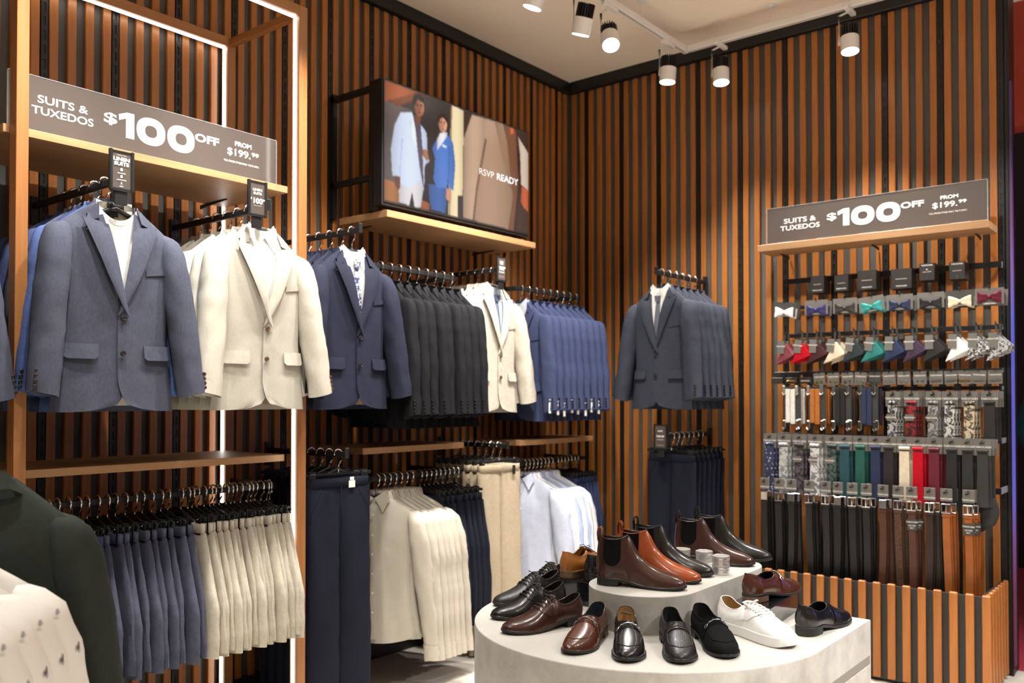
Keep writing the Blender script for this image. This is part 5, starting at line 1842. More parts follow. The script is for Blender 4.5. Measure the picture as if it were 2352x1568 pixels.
    if kind in ('derby', 'sneaker'):
        fa = MB()
        for sd in (1, -1):
            fa.join(patch(L, .325, .60, lambda s: .30 + .34 * max(0, (s - .50) / .10), lambda s: .93 if s > .405 else .995, sd, .0027, 16, 8))
        kit.append(('quarter_facing', fa.mesh('quarter_facing', True, 50), 'leather', []))
        la = MB()
        nl = 5 if kind == 'derby' else 6
        for k in range(nl):
            s = .425 + (.165 if kind == 'derby' else .20) * k / (nl - 1)
            pts = []
            for i in range(9):
                a = -1 + 2 * i / 8
                sd = 1 if a >= 0 else -1
                v = 1 - .30 * abs(a)
                sx = s + (.020 * a if kind == 'sneaker' and k % 1 == 0 else 0.004 * a)
                lift = .0036 + .0016 * (1 - abs(a)) - (.0022 if abs(a) > .9 else 0)
                pts.append(L.P(sx, v, sd) + L.N(sx, v, sd) * lift)
            la.tube(pts, 0.0030 if kind == 'sneaker' else 0.0016, 6, flat=0.55 if kind == 'sneaker' else 1)
            if kind == 'sneaker':
                pts2 = []
                for i in range(9):
                    a = -1 + 2 * i / 8
                    sd = 1 if a >= 0 else -1
                    v = 1 - .30 * abs(a)
                    sx = s - .020 * a
                    pts2.append(L.P(sx, v, sd) + L.N(sx, v, sd) * (.0046 + .0016 * (1 - abs(a))))
                la.tube(pts2, 0.0030, 6, flat=0.55)
        c = L.P(.42, 1.0, 1)
        for sg in (1, -1):
            bow = [c + Vector((0.004, 0, .004)), c + Vector((0.010, sg * .014, .010)), c + Vector((0.002, sg * .026, .006)), c + Vector((-.004, sg * .016, .003)), c + Vector((0.002, 0, .004))]
            la.tube(bow, 0.0026 if kind == 'sneaker' else 0.0014, 6)
        kit.append(('laces', la.mesh('laces', True), 'lace', []))
        tg = MB()
        rows = []
        for i in range(7):
            s = .36 + .12 * i / 6
            zt = interp(L.zt_, max(s, .42)) + .004 - .012 * (i / 6)
            rows.append([(s * L.L, y, zt - abs(y) * .18) for y in (-.018, -.009, 0, .009, .018)])
        tg.grid(rows)
        kit.append(('tongue', thicken(tg.mesh('tongue', True, fix=False), .0025), 'leather', []))
        if kind == 'sneaker':
            kit.append(('heel_tab', patch(L, 0.0, .05, .50, .99, 1, .0016, 5, 6).join(patch(L, 0.0, .05, .50, .99, -1, .0016, 5, 6)).mesh('heel_tab', True, 50), 'leather', []))
        if kind == 'sneaker':
            tc = MB()
            for sd in (1, -1):
                pts = [L.P(.605 + .02 * math.sin(PI * i / 10), i / 10, sd) + L.N(.605 + .02 * math.sin(PI * i / 10), i / 10, sd) * .0005 for i in range(11)]
                tc.tube(pts, .0010, 6)
            kit.append(('toe_seam', tc.mesh('toe_seam', True), 'leather', []))
        if style == 'brogue':
            br = MB()
            for sd in (1, -1):
                for k in range(16):
                    q = k / 15
                    s, v = .34 + .22 * q, .93 - .46 * q
                    for ds in (0,):
                        p, n_ = L.P(s, v, sd), L.N(s, v, sd)
                        u = n_.orthogonal().normalized()
                        w_ = n_.cross(u)
                        rr_ = .0017 if k % 2 else .0011
                        br.add([p + n_ * .0022 + (u * math.cos(a) + w_ * math.sin(a)) * rr_ for a in [2 * PI * i / 8 for i in range(8)]], [tuple(range(8))])
                for k in range(22):
                    s = .04 + .29 * k / 21
                    p, n_ = L.P(s, .86, sd), L.N(s, .86, sd)
                    u = n_.orthogonal().normalized()
                    w_ = n_.cross(u)
                    br.add([p + n_ * .0006 + (u * math.cos(a) + w_ * math.sin(a)) * .0011 for a in [2 * PI * i / 8 for i in range(8)]], [tuple(range(8))])
            kit.append(('broguing', br.mesh('broguing', fix=False), 'gore', []))
    return kit


LE_BROWN = leather('chestnut leather', (0.070, 0.020, 0.009), 0.27)
LE_DKBR = leather('dark brown leather', (0.042, 0.0135, 0.0085), 0.25)
LE_TANRED = leather('cognac leather', (0.30, 0.060, 0.012), 0.24)
LE_TAN = leather('tan leather', (0.34, 0.125, 0.024), 0.34)
LE_BLACK = leather('black leather', (0.006, 0.006, 0.006), 0.27, 0.2)
LE_GRAIN = leather('black grained leather', (0.009, 0.0085, 0.008), 0.42, 0.06, grain=0.4)
LE_PATENT = leather('black patent leather', (0.004, 0.004, 0.005), 0.05, 1.0, grain=0.0)
LE_SUEDE = mat('black suede', (0.006, 0.006, 0.006), 0.95, spec=0.1, bump=(500, 0.5))
LE_WHITE = leather('white leather', (0.88, 0.88, 0.87), 0.42, 0.08)
SOLE_K = mat('black rubber sole', (0.010, 0.010, 0.010), 0.5)
SOLE_BR = mat('brown stacked heel', (0.12, 0.065, 0.035), 0.5, var=(2, 0.3), stretch=(1, 1, 90))
SOLE_W = mat('white rubber sole', (0.84, 0.835, 0.82), 0.5)
LN_TAN = mat('tan shoe lining', (0.40, 0.25, 0.11), 0.6)
LN_DARK = mat('dark shoe lining', (0.015, 0.015, 0.016), 0.7)
LN_BLUE = mat('navy shoe lining', (0.02, 0.035, 0.045), 0.6)
GORE = mat('black elastic', (0.005, 0.005, 0.005), 0.85, spec=0.1, bump=(400, 0.4), stretch=(1, 1, 0.1))
LACE_K = mat('black lace', (0.010, 0.010, 0.010), 0.7)
GUN = mat('gunmetal', (0.45, 0.44, 0.46), 0.18, 1.0)


def smat(le, sole=SOLE_K, heel=SOLE_K, lining=LN_DARK, edge=None, lace=LACE_K, tab=None, metal=GUN):
    return {'leather': le, 'sole': sole, 'heel': heel, 'lining': lining, 'edge': edge or le, 'lace': lace, 'tab': tab or le, 'metal': metal, 'gore': GORE}


K_BIT = shoe_kit('loafer', 'bit')
K_PENNY = shoe_kit('loafer', 'penny')
K_DERBY = shoe_kit('derby', 'plain')
K_BROGUE = shoe_kit('derby', 'brogue')
K_BOOT = shoe_kit('boot', '')
K_SNEAK = shoe_kit('sneaker', '')


def shoe(kit, mm, label, cat, name, heel, ang, z=TZ):
    return place(kit, mm, name, label, cat, (heel[0], heel[1], z + 0.0006), R(ang))


BRH = smat(LE_BROWN, SOLE_K, SOLE_BR, LN_BLUE)
shoe(K_DERBY, smat(LE_PATENT, edge=LE_PATENT), 'glossy black patent lace up shoe at the back left of the table', 'shoe', 'derby_shoe', (1.515, -2.130), -98)
shoe(K_DERBY, smat(LE_GRAIN), 'matte black derby shoe, second from the left edge of the table', 'shoe', 'derby_shoe', (1.592, -2.325), -103)
shoe(K_DERBY, smat(LE_BLACK), 'black derby shoe directly behind the brown brogued derby', 'shoe', 'derby_shoe', (1.727, -2.480), -107)
shoe(K_BROGUE, smat(LE_DKBR), 'brown derby shoe with punched holes along its facing', 'shoe', 'derby_shoe', (1.882, -2.600), -110)
shoe(K_BIT, BRH, 'chestnut loafer with metal bit, toe to the camera', 'shoe', 'bit_loafer', (1.996, -2.652), -74)
lf = shoe(K_BIT, smat(LE_BLACK, lining=LN_TAN), 'smooth black bit loafer with a grey ticket inside', 'shoe', 'bit_loafer', (2.088, -2.650), -57)
shoe(K_PENNY, smat(LE_GRAIN), 'black grained penny loafer with a slotted strap', 'shoe', 'penny_loafer', (2.200, -2.574), -54)
shoe(K_BIT, smat(LE_SUEDE, edge=LE_SUEDE), 'black suede bit loafer between penny loafer and white sneaker', 'shoe', 'bit_loafer', (2.248, -2.471), -46)
shoe(K_SNEAK, smat(LE_WHITE, SOLE_W, SOLE_W, LN_TAN, lace=WHITE_CL), 'white leather lace up sneaker', 'shoe', 'sneaker', (2.275, -2.358), -20)
shoe(K_PENNY, smat(LE_BLACK), 'shiny black loafer at the right end, heel to the camera', 'shoe', 'penny_loafer', (2.520, -2.312), 83)
shoe(K_BIT, smat(LE_BROWN, SOLE_K, SOLE_BR, LN_DARK), 'brown bit loafer on the black riser, heel to the camera', 'shoe', 'bit_loafer', (2.322, -2.272), 80, TZ + 0.0688)
shoe(K_DERBY, smat(LE_TAN, SOLE_BR, SOLE_BR, LN_TAN), 'tan lace up shoe on the left riser', 'shoe', 'derby_shoe', (1.672, -2.405), 84, TZ + 0.0858)
shoe(K_PENNY, smat(LE_BLACK), 'black shoe heel beside the tan shoe, left of the boots', 'shoe', 'penny_loafer', (1.776, -2.392), 92, TZ + 0.0858)
shoe(K_BOOT, smat(LE_DKBR, tab=LE_TAN), 'dark brown chelsea boot at the front of the plinth', 'shoe', 'chelsea_boot', (1.905, -2.530), 18, TIER)
shoe(K_BOOT, smat(LE_TANRED, tab=LE_TANRED), 'cognac chelsea boot, second from the front', 'shoe', 'chelsea_boot', (1.888, -2.375), 11, TIER)
shoe(K_BOOT, smat(LE_BLACK), 'black chelsea boot in front of the polish tins', 'shoe', 'chelsea_boot', (1.868, -2.235), 9, TIER)
shoe(K_BOOT, smat(LE_DKBR, tab=LE_DKBR), 'brown chelsea boot behind the polish tins', 'shoe', 'chelsea_boot', (1.905, -1.985), 14, TIER)
shoe(K_BOOT, smat(LE_BLACK), 'black chelsea boot at the back of the plinth', 'shoe', 'chelsea_boot', (1.915, -1.845), 12, TIER)
TICK = mat('grey card', (0.13, 0.12, 0.11), 0.5)
tk = thing('shoe_ticket', 'grey square ticket lying in the black bit loafer', 'ticket', (2.139, -2.728, TZ + 0.0915), rot=(R(-28), R(12), R(33)))
ob('card', MB().box(-0.016, 0.016, -0.014, 0.014, 0, 0.0012).mesh('card'), TICK, tk)
ob('lettering', text_mesh('lettering', [('TAROCASH', 0, -0.011, 0.0035, 1.1, 0.03, 'CENTER')], 0.0016), PRINT, tk)
ob('cord', MB().tube([(0, 0.004, 0.0012), (0.003, 0.008, 0.004), (0.006, 0.012, 0.001)], 0.0006, 5).mesh('cord'), LACE_K, tk)


# ------------------------------------------------------------------ polish tins
TINM = mat('brushed tin', (0.74, 0.73, 0.70), 0.32, 0.75, var=(30, 0.08))
tin_body = MB().lathe([(0, 0), (0.0290, 0), (0.0300, 0.0012), (0.0300, 0.0190), (0.0292, 0.0200), (0.0300, 0.0210), (0.0300, 0.0225), (0.0, 0.0225)], 36).mesh('tin_body', True, 35)
tin_lid = MB().lathe([(0.0308, 0.0210), (0.0312, 0.0220), (0.0312, 0.0310), (0.0306, 0.0325), (0.0285, 0.0330), (0.0280, 0.0322), (0.0, 0.0322)], 36).mesh('tin_lid', True, 35)
tin_lab = MB().lathe([(0.0300, 0.0), (0.0250, 0.0)], 36).mesh('lid_label', fix=False)
tin_txt = text_mesh('lettering', [('TAROCASH', 0, 0, 0.0042, 1.3, 0.03, 'CENTER')])
BLUEPR = mat('dark print', (0.05, 0.05, 0.06), 0.5)
for (x, y, z, lab) in ((2.160, -2.125, TIER + 0.0008, 'lower tin of the front stack of silver polish tins'), (2.160, -2.125, TIER + 0.0340, 'upper tin of the front stack of silver polish tins'),
                       (2.070, -2.075, TIER + 0.0008, 'lower tin of the middle stack of silver polish tins'), (2.070, -2.075, TIER + 0.0340, 'upper tin of the middle stack of silver polish tins'),
                       (1.985, -2.085, TIER + 0.0008, 'lower tin of the stack behind the black boot'), (1.985, -2.085, TIER + 0.0340, 'upper tin of the stack behind the black boot')):
    t = thing('polish_tin', lab, 'tin', (x, y, z), R(30), 'silver polish tins')
    ob('tin_body', tin_body, TINM, t)
    l = ob('tin_lid', tin_lid, TINM, t)
    ob('lettering', tin_txt, BLUEPR, l, (0.000, 0.0, 0.0323))
    pts = []
    ob('side_print', MB().box(0.006, 0.022, -0.0305, -0.0290, 0.008, 0.012).mesh('side_print'), PRINT_DIM, t)

# ------------------------------------------------------------------ slatted bin under the belts
BX0, BX1, BYF, BH = 1.470, 2.690, -0.495, 0.484
bn = thing('slatted_bin', 'low bin clad in timber slats below the belts', 'bin', ((BX0 + BX1) / 2, -0.26, 0))
ox, oy = -(BX0 + BX1) / 2, 0.26
PANEL_D = mat('black bin panel', (0.026, 0.027, 0.026), 0.5)
bp = MB()
bp.box(BX0 + ox, BX1 + ox, BYF + oy, BYF + 0.018 + oy, 0.012, BH - 0.010)
bp.box(BX0 + ox, BX0 + 0.018 + ox, BYF + 0.018 + oy, -0.045 + oy, 0.012, BH - 0.010)
bp.box(BX1 - 0.018 + ox, BX1 + ox, BYF + 0.018 + oy, -0.045 + oy, 0.012, BH - 0.010)
bp.box(BX0 + 0.018 + ox, BX1 - 0.018 + ox, BYF + 0.018 + oy, -0.045 + oy, 0.012, 0.06)
ob('panels', bp.mesh('panels'), PANEL_D, bn)
bs = MB().cbox((0, 0, 0), (0.036, 0.022, BH - 0.02), 0.004).mesh('slat')
for k in range(18):
    x = 1.517 + 0.0695 * k
    if x < BX1 + 0.01:
        ob('slat', bs, SLAT, bn, (x + ox, BYF - 0.0112 + oy, BH / 2 + 0.012))
for k in range(7):
    y = BYF + 0.018 + 0.068 * k
    if y < -0.05:
        ob('slat', bs, SLAT, bn, (BX1 + 0.0112 + ox, y + oy, BH / 2 + 0.012), (0, 0, R(90)))
ob('plinth', MB().box(BX0 + 0.01 + ox, BX1 - 0.01 + ox, BYF + 0.02 + oy, -0.05 + oy, 0, 0.012).mesh('plinth'), BLACK, bn)

# ------------------------------------------------------------------ rails on the tie wall
def wall_rail_x(label, x0, x1, y, z, h=0.020):
    t = thing('accessory_rail', label, 'rail', ((x0 + x1) / 2, -0.02, z))
    hx = (x1 - x0) / 2
    ob('bar', MB().box(-hx, hx, y + 0.02, y + 0.032, -h, 0.0, 0.0015).mesh('bar'), BLACK, t)
    for s in (-1, 1):
        ob('bracket', MB().box(s * (hx - 0.004) - 0.003, s * (hx - 0.004) + 0.003, y + 0.032, 0.022, -h, 0.0).mesh('bracket'), BLACKS, t)
    return t


BLACKS = mat('pale steel bracket', (0.42, 0.42, 0.44), 0.35, 0.3)
wall_rail_x('black rail holding the small black boxes', 1.560, 2.690, -0.040, 2.085, 0.030)
wall_rail_x('black rail holding the bow ties', 1.560, 2.690, -0.040, 1.925)
wall_rail_x('black rail holding the pocket squares', 1.560, 2.690, -0.040, 1.765, 0.024)
wall_rail_x('black rail holding the cufflink cards', 1.560, 2.690, -0.040, 1.545)
wall_rail_x('black rail holding braces and patterned ties', 1.560, 2.690, -0.060, 1.455)
wall_rail_x('black rail holding the row of plain ties', 1.560, 2.700, -0.130, 1.195, 0.026)
wall_rail_x('black rail holding the belts', 1.560, 2.705, -0.180, 0.952, 0.030)

GCARD = mat('grey card stock', (0.145, 0.135, 0.122), 0.6)
GCARD2 = mat('dark grey card', (0.050, 0.048, 0.045), 0.55)
BOXB = mat('black gift box', (0.030, 0.025, 0.022), 0.45)
WCARD = text_mesh('lettering', [('TAROCASH', 0, 0, 0.0095, 1.05, 0.03, 'CENTER')])
WCARD_S = text_mesh('lettering', [('TAROCASH', 0, 0, 0.0070, 1.05, 0.03, 'CENTER')])


def peg(label, x, y, z, length, parent_group='pegs on the tie wall'):
    pts = [(0, 0, 0), (0, -length + 0.012, 0), (0, -length, 0.004), (0, -length - 0.004, 0.014)]
    return ob('peg_hook', MB().tube(pts, 0.0028, 6).mesh('peg_hook', True), BLACK, None, (x, y, z), (0, 0, 0), label, 'hook', parent_group)


# small black boxes ---------------------------------------------------------------------------
for i, (x, z, w, h, hang) in enumerate(((1.794, 2.028, 0.075, 0.098, 0), (1.926, 2.024, 0.076, 0.090, 0), (2.063, 2.029, 0.098, 0.106, 0), (2.239, 2.022, 0.104, 0.106, 0), (2.365, 2.047, 0.074, 0.090, 1), (2.507, 2.041, 0.074, 0.090, 1))):
    nm = ('first small', 'second small', 'left wide', 'right wide', 'left hanging', 'right hanging')[i]
    t = thing('gift_box', '%s black boxed accessory on the top row of the tie wall' % nm, 'box', (x, -0.0405, z - h / 2))
    ob('box', MB().box(-w / 2, w / 2, -0.0995, 0.0, 0, h, 0.002).mesh('box'), BOXB, t)
    ob('lettering', WCARD_S, PRINT, t, (0, -0.0997, 0.012 if not hang else h - 0.014), FACE_Y)
    ob('print_line', MB().box(-w * 0.28, w * 0.28, -0.1000, -0.0995, h * 0.48, h * 0.48 + 0.0035).mesh('print_line'), PRINT_DIM, t)
    if hang:
        ob('metal_clip', MB().tube([(0, -0.1005, 0.004), (0, -0.1025, 0.022)], 0.0018, 6).mesh('metal_clip'), CHROME, t)
        if i == 4:
            ob('pin', MB().lathe([(0, 0), (0.009, 0), (0.006, -0.003), (0, -0.004)], 10, c=(0, -0.1000, h * 0.60), axis='y').mesh('pin'), CHROME, t)


# bow ties ------------------------------------------------------------------------------------
def wing(s):
    rows = []
    for i in range(8):
        q = i / 7
        hh = 0.010 + 0.021 * q ** 0.8 - (0.003 if i == 7 else 0)
        x = s * (0.004 + 0.048 * q)
        rows.append([(x, -0.004 - 0.008 * math.sin(PI * min(1, q * 1.1)) * math.cos(a), hh * math.sin(a) * 1.0) if True else 0 for a in [R(-90 + 180 * k / 8) for k in range(9)]])
    back = [[(p[0], 0.0, p[2]) for p in r] for r in rows]
    mb = MB().grid(rows).grid(back)
    mb.grid([rows[-1], back[-1]])
    for k in (0, 8):
        mb.grid([[r[k] for r in rows], [r[k] for r in back]])
    # centre crease
    mb.v = [(x, y + 0.0035 * math.exp(-(z / 0.006) ** 2) * (1 if y < -0.002 else 0), z) for x, y, z in mb.v]
    return mb.mesh('wing', True, 60)


WINGS = (wing(-1), wing(1))
KNOT = MB().cbox((0, -0.008, 0), (0.014, 0.014, 0.018), 0.004).mesh('knot', True, 60)
BCARD = MB().box(-0.064, 0.064, 0.0, 0.0015, -0.036, 0.044).mesh('card')
BXS = [1.649, 1.828, 1.983, 2.12, 2.261, 2.409, 2.543, 2.674]
bcol = [('white', (0.78, 0.77, 0.74)), ('indigo', (0.035, 0.030, 0.10)), ('dark taupe', (0.040, 0.036, 0.032)), ('teal', (0.035, 0.25, 0.23)),
        ('navy', (0.025, 0.032, 0.065)), ('charcoal', (0.022, 0.022, 0.023)), ('cream', (0.66, 0.56, 0.40)), ('burgundy', (0.11, 0.014, 0.028))]
for i, (x, (cn, c)) in enumerate(zip(BXS, bcol)):
    m = fabric('%s bow tie satin' % cn, c, rough=0.5, amount=0.05)
    peg('peg behind the %s bow tie' % cn, x, -0.05, 1.927, 0.215)
    for k in range(2):
        t = thing('bow_tie', ('%s bow tie on a grey card' % cn) if k == 0 else ('second %s bow tie, just behind the first on its peg' % cn), 'bow tie', (x + 0.010 * k, -0.252 + 0.030 * k, 1.884 - 0.004 * k), group='bow ties on the tie wall', rot=(0, R((-6 if i == 3 else (5 if i == 0 else 0)) + 2 * k), R(3 * k)))
        ob('card', BCARD, GCARD if i not in (0, 6) else GCARD2, t)
        for wme in WINGS:
            ob('wing', wme, m, t, (0, -0.002, -0.012 if i != 7 else 0.0))
        ob('knot', KNOT, m, t, (0, -0.002, -0.012 if i != 7 else 0.0))
        if k == 0:
            ob('lettering', WCARD_S, PRINT, t, (0, -0.0008, -0.034), FACE_Y)


# pocket squares ------------------------------------------------------------------------------
def square_mesh(seed):
    """folded square hung by one corner: fan of pleats that hangs slanting"""
    mb = MB()
    rr = random.Random(seed)
    for k in range(5):
        a0 = R(-128 + 9 * k)
        pts = [(0.0, 0.0), (-0.060 + 0.017 * k, -0.118 + 0.006 * k), (-0.012 + 0.013 * k, -0.096 + 0.004 * k), (0.052 - 0.002 * k, -0.066 + 0.004 * k)]
        y0 = -0.010 + 0.006 * k
        f = [(p[0], y0 - (0.006 if i in (1, 2) else 0), p[1]) for i, p in enumerate(pts)]
        b = [(p[0], y0 + 0.004, p[1]) for p in pts]
        mb.add(f + b, [(0, 1, 2, 3), (7, 6, 5, 4), (0, 4, 5, 1), (1, 5, 6, 2), (2, 6, 7, 3), (3, 7, 4, 0)])
    return mb.mesh('cloth', False)


SQ = [square_mesh(k) for k in range(2)]
STAG = MB().box(-0.020, 0.020, -0.001, 0.001, -0.072, 0.0).mesh('tag')
PXS = [1.65, 1.753, 1.832, 1.931, 2.032, 2.133, 2.226, 2.322, 2.415, 2.525, 2.617, 2.702]
pcol = [('burgundy paisley', pattern('burgundy paisley silk', (0.13, 0.012, 0.022), (0.20, 0.05, 0.06), 60)), ('bright red', fabric('red silk', (0.42, 0.006, 0.015), 0.45)),
        ('maroon', fabric('maroon silk', (0.055, 0.022, 0.024), 0.45)), ('cream', fabric('cream silk', (0.66, 0.57, 0.43), 0.45)),
        ('dark slate', fabric('slate silk', (0.030, 0.040, 0.042), 0.45)), ('teal', fabric('teal silk', (0.030, 0.17, 0.155), 0.45)),
        ('navy', fabric('navy silk', (0.030, 0.040, 0.085), 0.45)), ('plum', fabric('plum silk', (0.055, 0.035, 0.060), 0.45)),
        ('charcoal', fabric('charcoal silk', (0.030, 0.030, 0.030), 0.45)), ('white', fabric('white silk', (0.76, 0.75, 0.72), 0.45)),
        ('black and silver swirl', pattern('black silver paisley', (0.025, 0.025, 0.025), (0.55, 0.54, 0.52), 55)), ('silver floral', pattern('silver floral silk', (0.45, 0.45, 0.46), (0.05, 0.05, 0.05), 50))]
for i, (x, (cn, m)) in enumerate(zip(PXS, pcol)):
    peg('peg behind the %s pocket square' % cn, x, -0.05, 1.752, 0.215)
    for k in range(2):
        t = thing('pocket_square', ('%s pocket square hanging folded' % cn) if k == 0 else ('second %s pocket square behind the first' % cn), 'pocket square',
                  (x + 0.012 * k, -0.256 + 0.034 * k, 1.748), group='pocket squares on the tie wall', rot=(0, R(rnd.uniform(-5, 5)), R(-6 + 4 * k)))
        ob('loop', MB().box(-0.005, 0.005, -0.001, 0.001, -0.055, 0.008).mesh('loop'), GCARD2, t)
        ob('cloth', SQ[i % 2], m, t, (0.006, 0, -0.052))
        tg = ob('tag', STAG, GCARD, t, (-0.012, -0.018, -0.036), (0, R(4), 0))
        if k == 0:
            ob('lettering', WCARD_S, PRINT, tg, (0, -0.0016, -0.034), (R(90), 0, 0))

# cufflink and tie bar cards --------------------------------------------------------------------
CXS = [1.595, 1.676, 1.759, 1.832, 1.908, 1.984, 2.053, 2.124, 2.197, 2.27, 2.348, 2.425, 2.495, 2.556, 2.62, 2.691]
GOLD = mat('gold metal', (0.80, 0.55, 0.20), 0.2, 1.0)
CC = MB().box(-0.032, 0.032, 0.0, 0.0015, -0.034, 0.034).mesh('card')
stud = MB().lathe([(0, -0.005), (0.006, -0.004), (0.0078, -0.001), (0.0078, 0), (0, 0)], 12, axis='y').mesh('cufflink', True, 40)
bar_me = MB().box(-0.026, 0.026, -0.004, 0.0, -0.0045, 0.0045, 0.001).mesh('tie_bar')
for i, x in enumerate(CXS):
    mt = (GOLD if i in (3, 4, 13) else (GUN if i in (5, 7, 10) else CHROME))
    if i < 3:
        t = thing('cufflink_box', '%s open black cufflink box, left end of its row' % ORD[i], 'box', (x, -0.185, 1.474))
        ob('box', MB().box(-0.034, 0.034, -0.045, 0, 0, 0.034, 0.002).mesh('box'), BOXB, t)
        ob('lid', MB().box(-0.034, 0.034, -0.004, 0.002, 0.034, 0.066, 0.002).mesh('lid'), BOXB, t)
        if i:
            ob('tie_bar', bar_me, GOLD if i == 1 else CHROME, t, (0, -0.0455, 0.014))
        continue
    kind = 'cufflinks' if i < 11 else 'tie bar'
    lab = 'grey card of %s, %s from the left in its row' % (kind, ORD[i])
    peg('peg holding the %s card of the cufflink row' % ORD[i], x, -0.05, 1.528, 0.185)
    t = thing('cufflink_card', lab, 'accessory card', (x, -0.222, 1.497), group='cufflink cards', rot=(0, R(rnd.uniform(-4, 4)), 0))
    ob('card', CC, GCARD if i != 7 else GCARD2, t)
    ob('lettering', WCARD_S, PRINT, t, (0, -0.0008, 0.008), FACE_Y)
    if kind == 'cufflinks':
        for s in (-1, 1):
            ob('cufflink', stud, mt, t, (s * 0.012, -0.0002, -0.014))
    else:
        ob('tie_bar', bar_me, mt, t, (0, -0.0002, -0.014), (0, R(-4), 0))

# braces ----------------------------------------------------------------------------------------
CLIPM = MB().box(-0.010, 0.010, -0.006, 0.004, -0.022, 0.022, 0.003).tube([(-0.010, -0.004, -0.018), (0, -0.006, -0.030), (0.010, -0.004, -0.018)], 0.0022, 6).mesh('clip')
for i, (x, cn, c) in enumerate(((1.682, 'white', (0.76, 0.74, 0.68)), (1.819, 'tan leather', (0.42, 0.15, 0.035)), (1.955, 'black', (0.025, 0.024, 0.023)), (2.093, 'navy', (0.032, 0.042, 0.085)))):
    m = fabric('%s brace webbing' % cn, c, 0.6)
    peg('peg holding the %s braces' % cn, x, -0.07, 1.462, 0.19)
    t = thing('braces', '%s braces folded on a card with silver clips' % cn, 'braces', (x, -0.250, 1.445))
    ob('card', MB().box(-0.040, 0.055, 0.004, 0.010, -0.20, 0.01).mesh('card'), GCARD2, t)
    for s, xx in ((-1, -0.0135), (1, 0.0135)):
        ob('strap', MB().box(xx - 0.0125, xx + 0.0125, -0.010, 0.002, -0.192 - 0.004 * s, -0.002, 0.002).mesh('strap'), m, t)
    for k in range(3):
        ob('back_strap', MB().box(0.036 + 0.010 * k, 0.044 + 0.010 * k, 0.012 + 0.012 * k, 0.030 + 0.012 * k, -0.195, 0.0, 0.002).mesh('back_strap'), m if i != 2 else GCARD2, t)
    for xx, zz in ((-0.036, -0.004), (0.036, -0.004), (-0.036, -0.196), (0.040, -0.196), (0.052, -0.190)):
        ob('clip', CLIPM, CHROME, t, (xx, -0.004, zz))

# ties --------------------------------------------------------------------------------------------
HEAD = MB().box(-0.036, 0.036, 0.0, 0.0025, -0.078, 0.0).mesh('header_card')
SLOTM = MB().tube([(-0.012, 0, 0), (0.0, -0.002, 0.003), (0.006, -0.004, 0.010)], 0.0042, 6).mesh('card_hook', True)


def tie_strip(L_, seed):
    rows = []
    for j in range(15):
        q = j / 14
        z = -0.070 - L_ * q
        w = 0.0235 + 0.003 * q
        rows.append([(-w, -0.003, z), (-w * 0.96, -0.009, z), (0, -0.011 - 0.003 * math.sin(q * 7 + seed), z), (w * 0.96, -0.009, z), (w, -0.003, z)])
    mb = MB().grid(rows)
    mb.grid([[r[0] for r in rows], [(-0.022, 0.002, r[0][2]) for r in rows]])
    mb.grid([[r[-1] for r in rows], [(0.022, 0.002, r[0][2]) for r in rows]])
    return mb.mesh('tie_blade', True, 60)


TIES = [tie_strip(0.255, 0), tie_strip(0.255, 2)]
TIESH = tie_strip(0.175, 1)
ROLL = MB().tube([(-0.025, -0.004, -0.055), (0.025, -0.004, -0.055)], 0.0105, 10, flat=0.8).mesh('tie_fold', True, 60)


def tie_pack(label, x, y, z, m, blade, group, front=True, band=False, rz=0.0):
    t = thing('neck_tie', label, 'tie', (x, y, z), rz, group)
    h = ob('header_card', HEAD, GCARD, t)
    if front:
        ob('lettering', WCARD, PRINT, h, (0, -0.0008, -0.042), FACE_Y)
        ob('card_hook', SLOTM, BLACK, h, (0, -0.002, -0.020))
        ob('tie_fold', ROLL, m, t)
    ob('tie_blade', blade, m, t, (0, -0.001, 0))
    if band:
        b = ob('paper_band', MB().box(-0.028, 0.014, -0.0165, 0.002, -0.150, -0.118).mesh('paper_band'), GCARD, t)
        ob('lettering', WCARD_S, PRINT, b, (-0.007, -0.0172, -0.137), FACE_Y)
    return t


T1 = [('black and silver floral', pattern('black silver floral', (0.02, 0.02, 0.02), (0.45, 0.45, 0.46), 42), 1), ('red paisley', pattern('red black paisley', (0.30, 0.010, 0.018), (0.03, 0.01, 0.01), 38), 1),
      ('grey paisley', pattern('grey paisley', (0.10, 0.10, 0.10), (0.36, 0.35, 0.34), 45), 1), ('black and white swirl', pattern('black white swirl', (0.04, 0.04, 0.04), (0.58, 0.57, 0.54), 40), 0),
      ('gold floral', pattern('gold floral', (0.08, 0.065, 0.05), (0.60, 0.50, 0.34), 36), 0), ('plain dark grey', fabric('dark grey tie', (0.030, 0.030, 0.030), 0.55), 0)]
for i, (x, (cn, m, bnd)) in enumerate(zip([2.224, 2.315, 2.418, 2.495, 2.583, 2.671], T1)):
    peg('peg holding the %s ties' % cn, x, -0.07, 1.412, 0.185)
    for k in range(3):
        tie_pack(('%s tie at the front of its peg, upper tie row' % cn) if k == 0 else '%s %s tie on its upper row peg' % (ORD[k], cn), x + 0.008 * k, -0.252 + 0.026 * k, 1.428, m, TIESH, 'upper row ties', k == 0, bool(bnd) and k == 0)
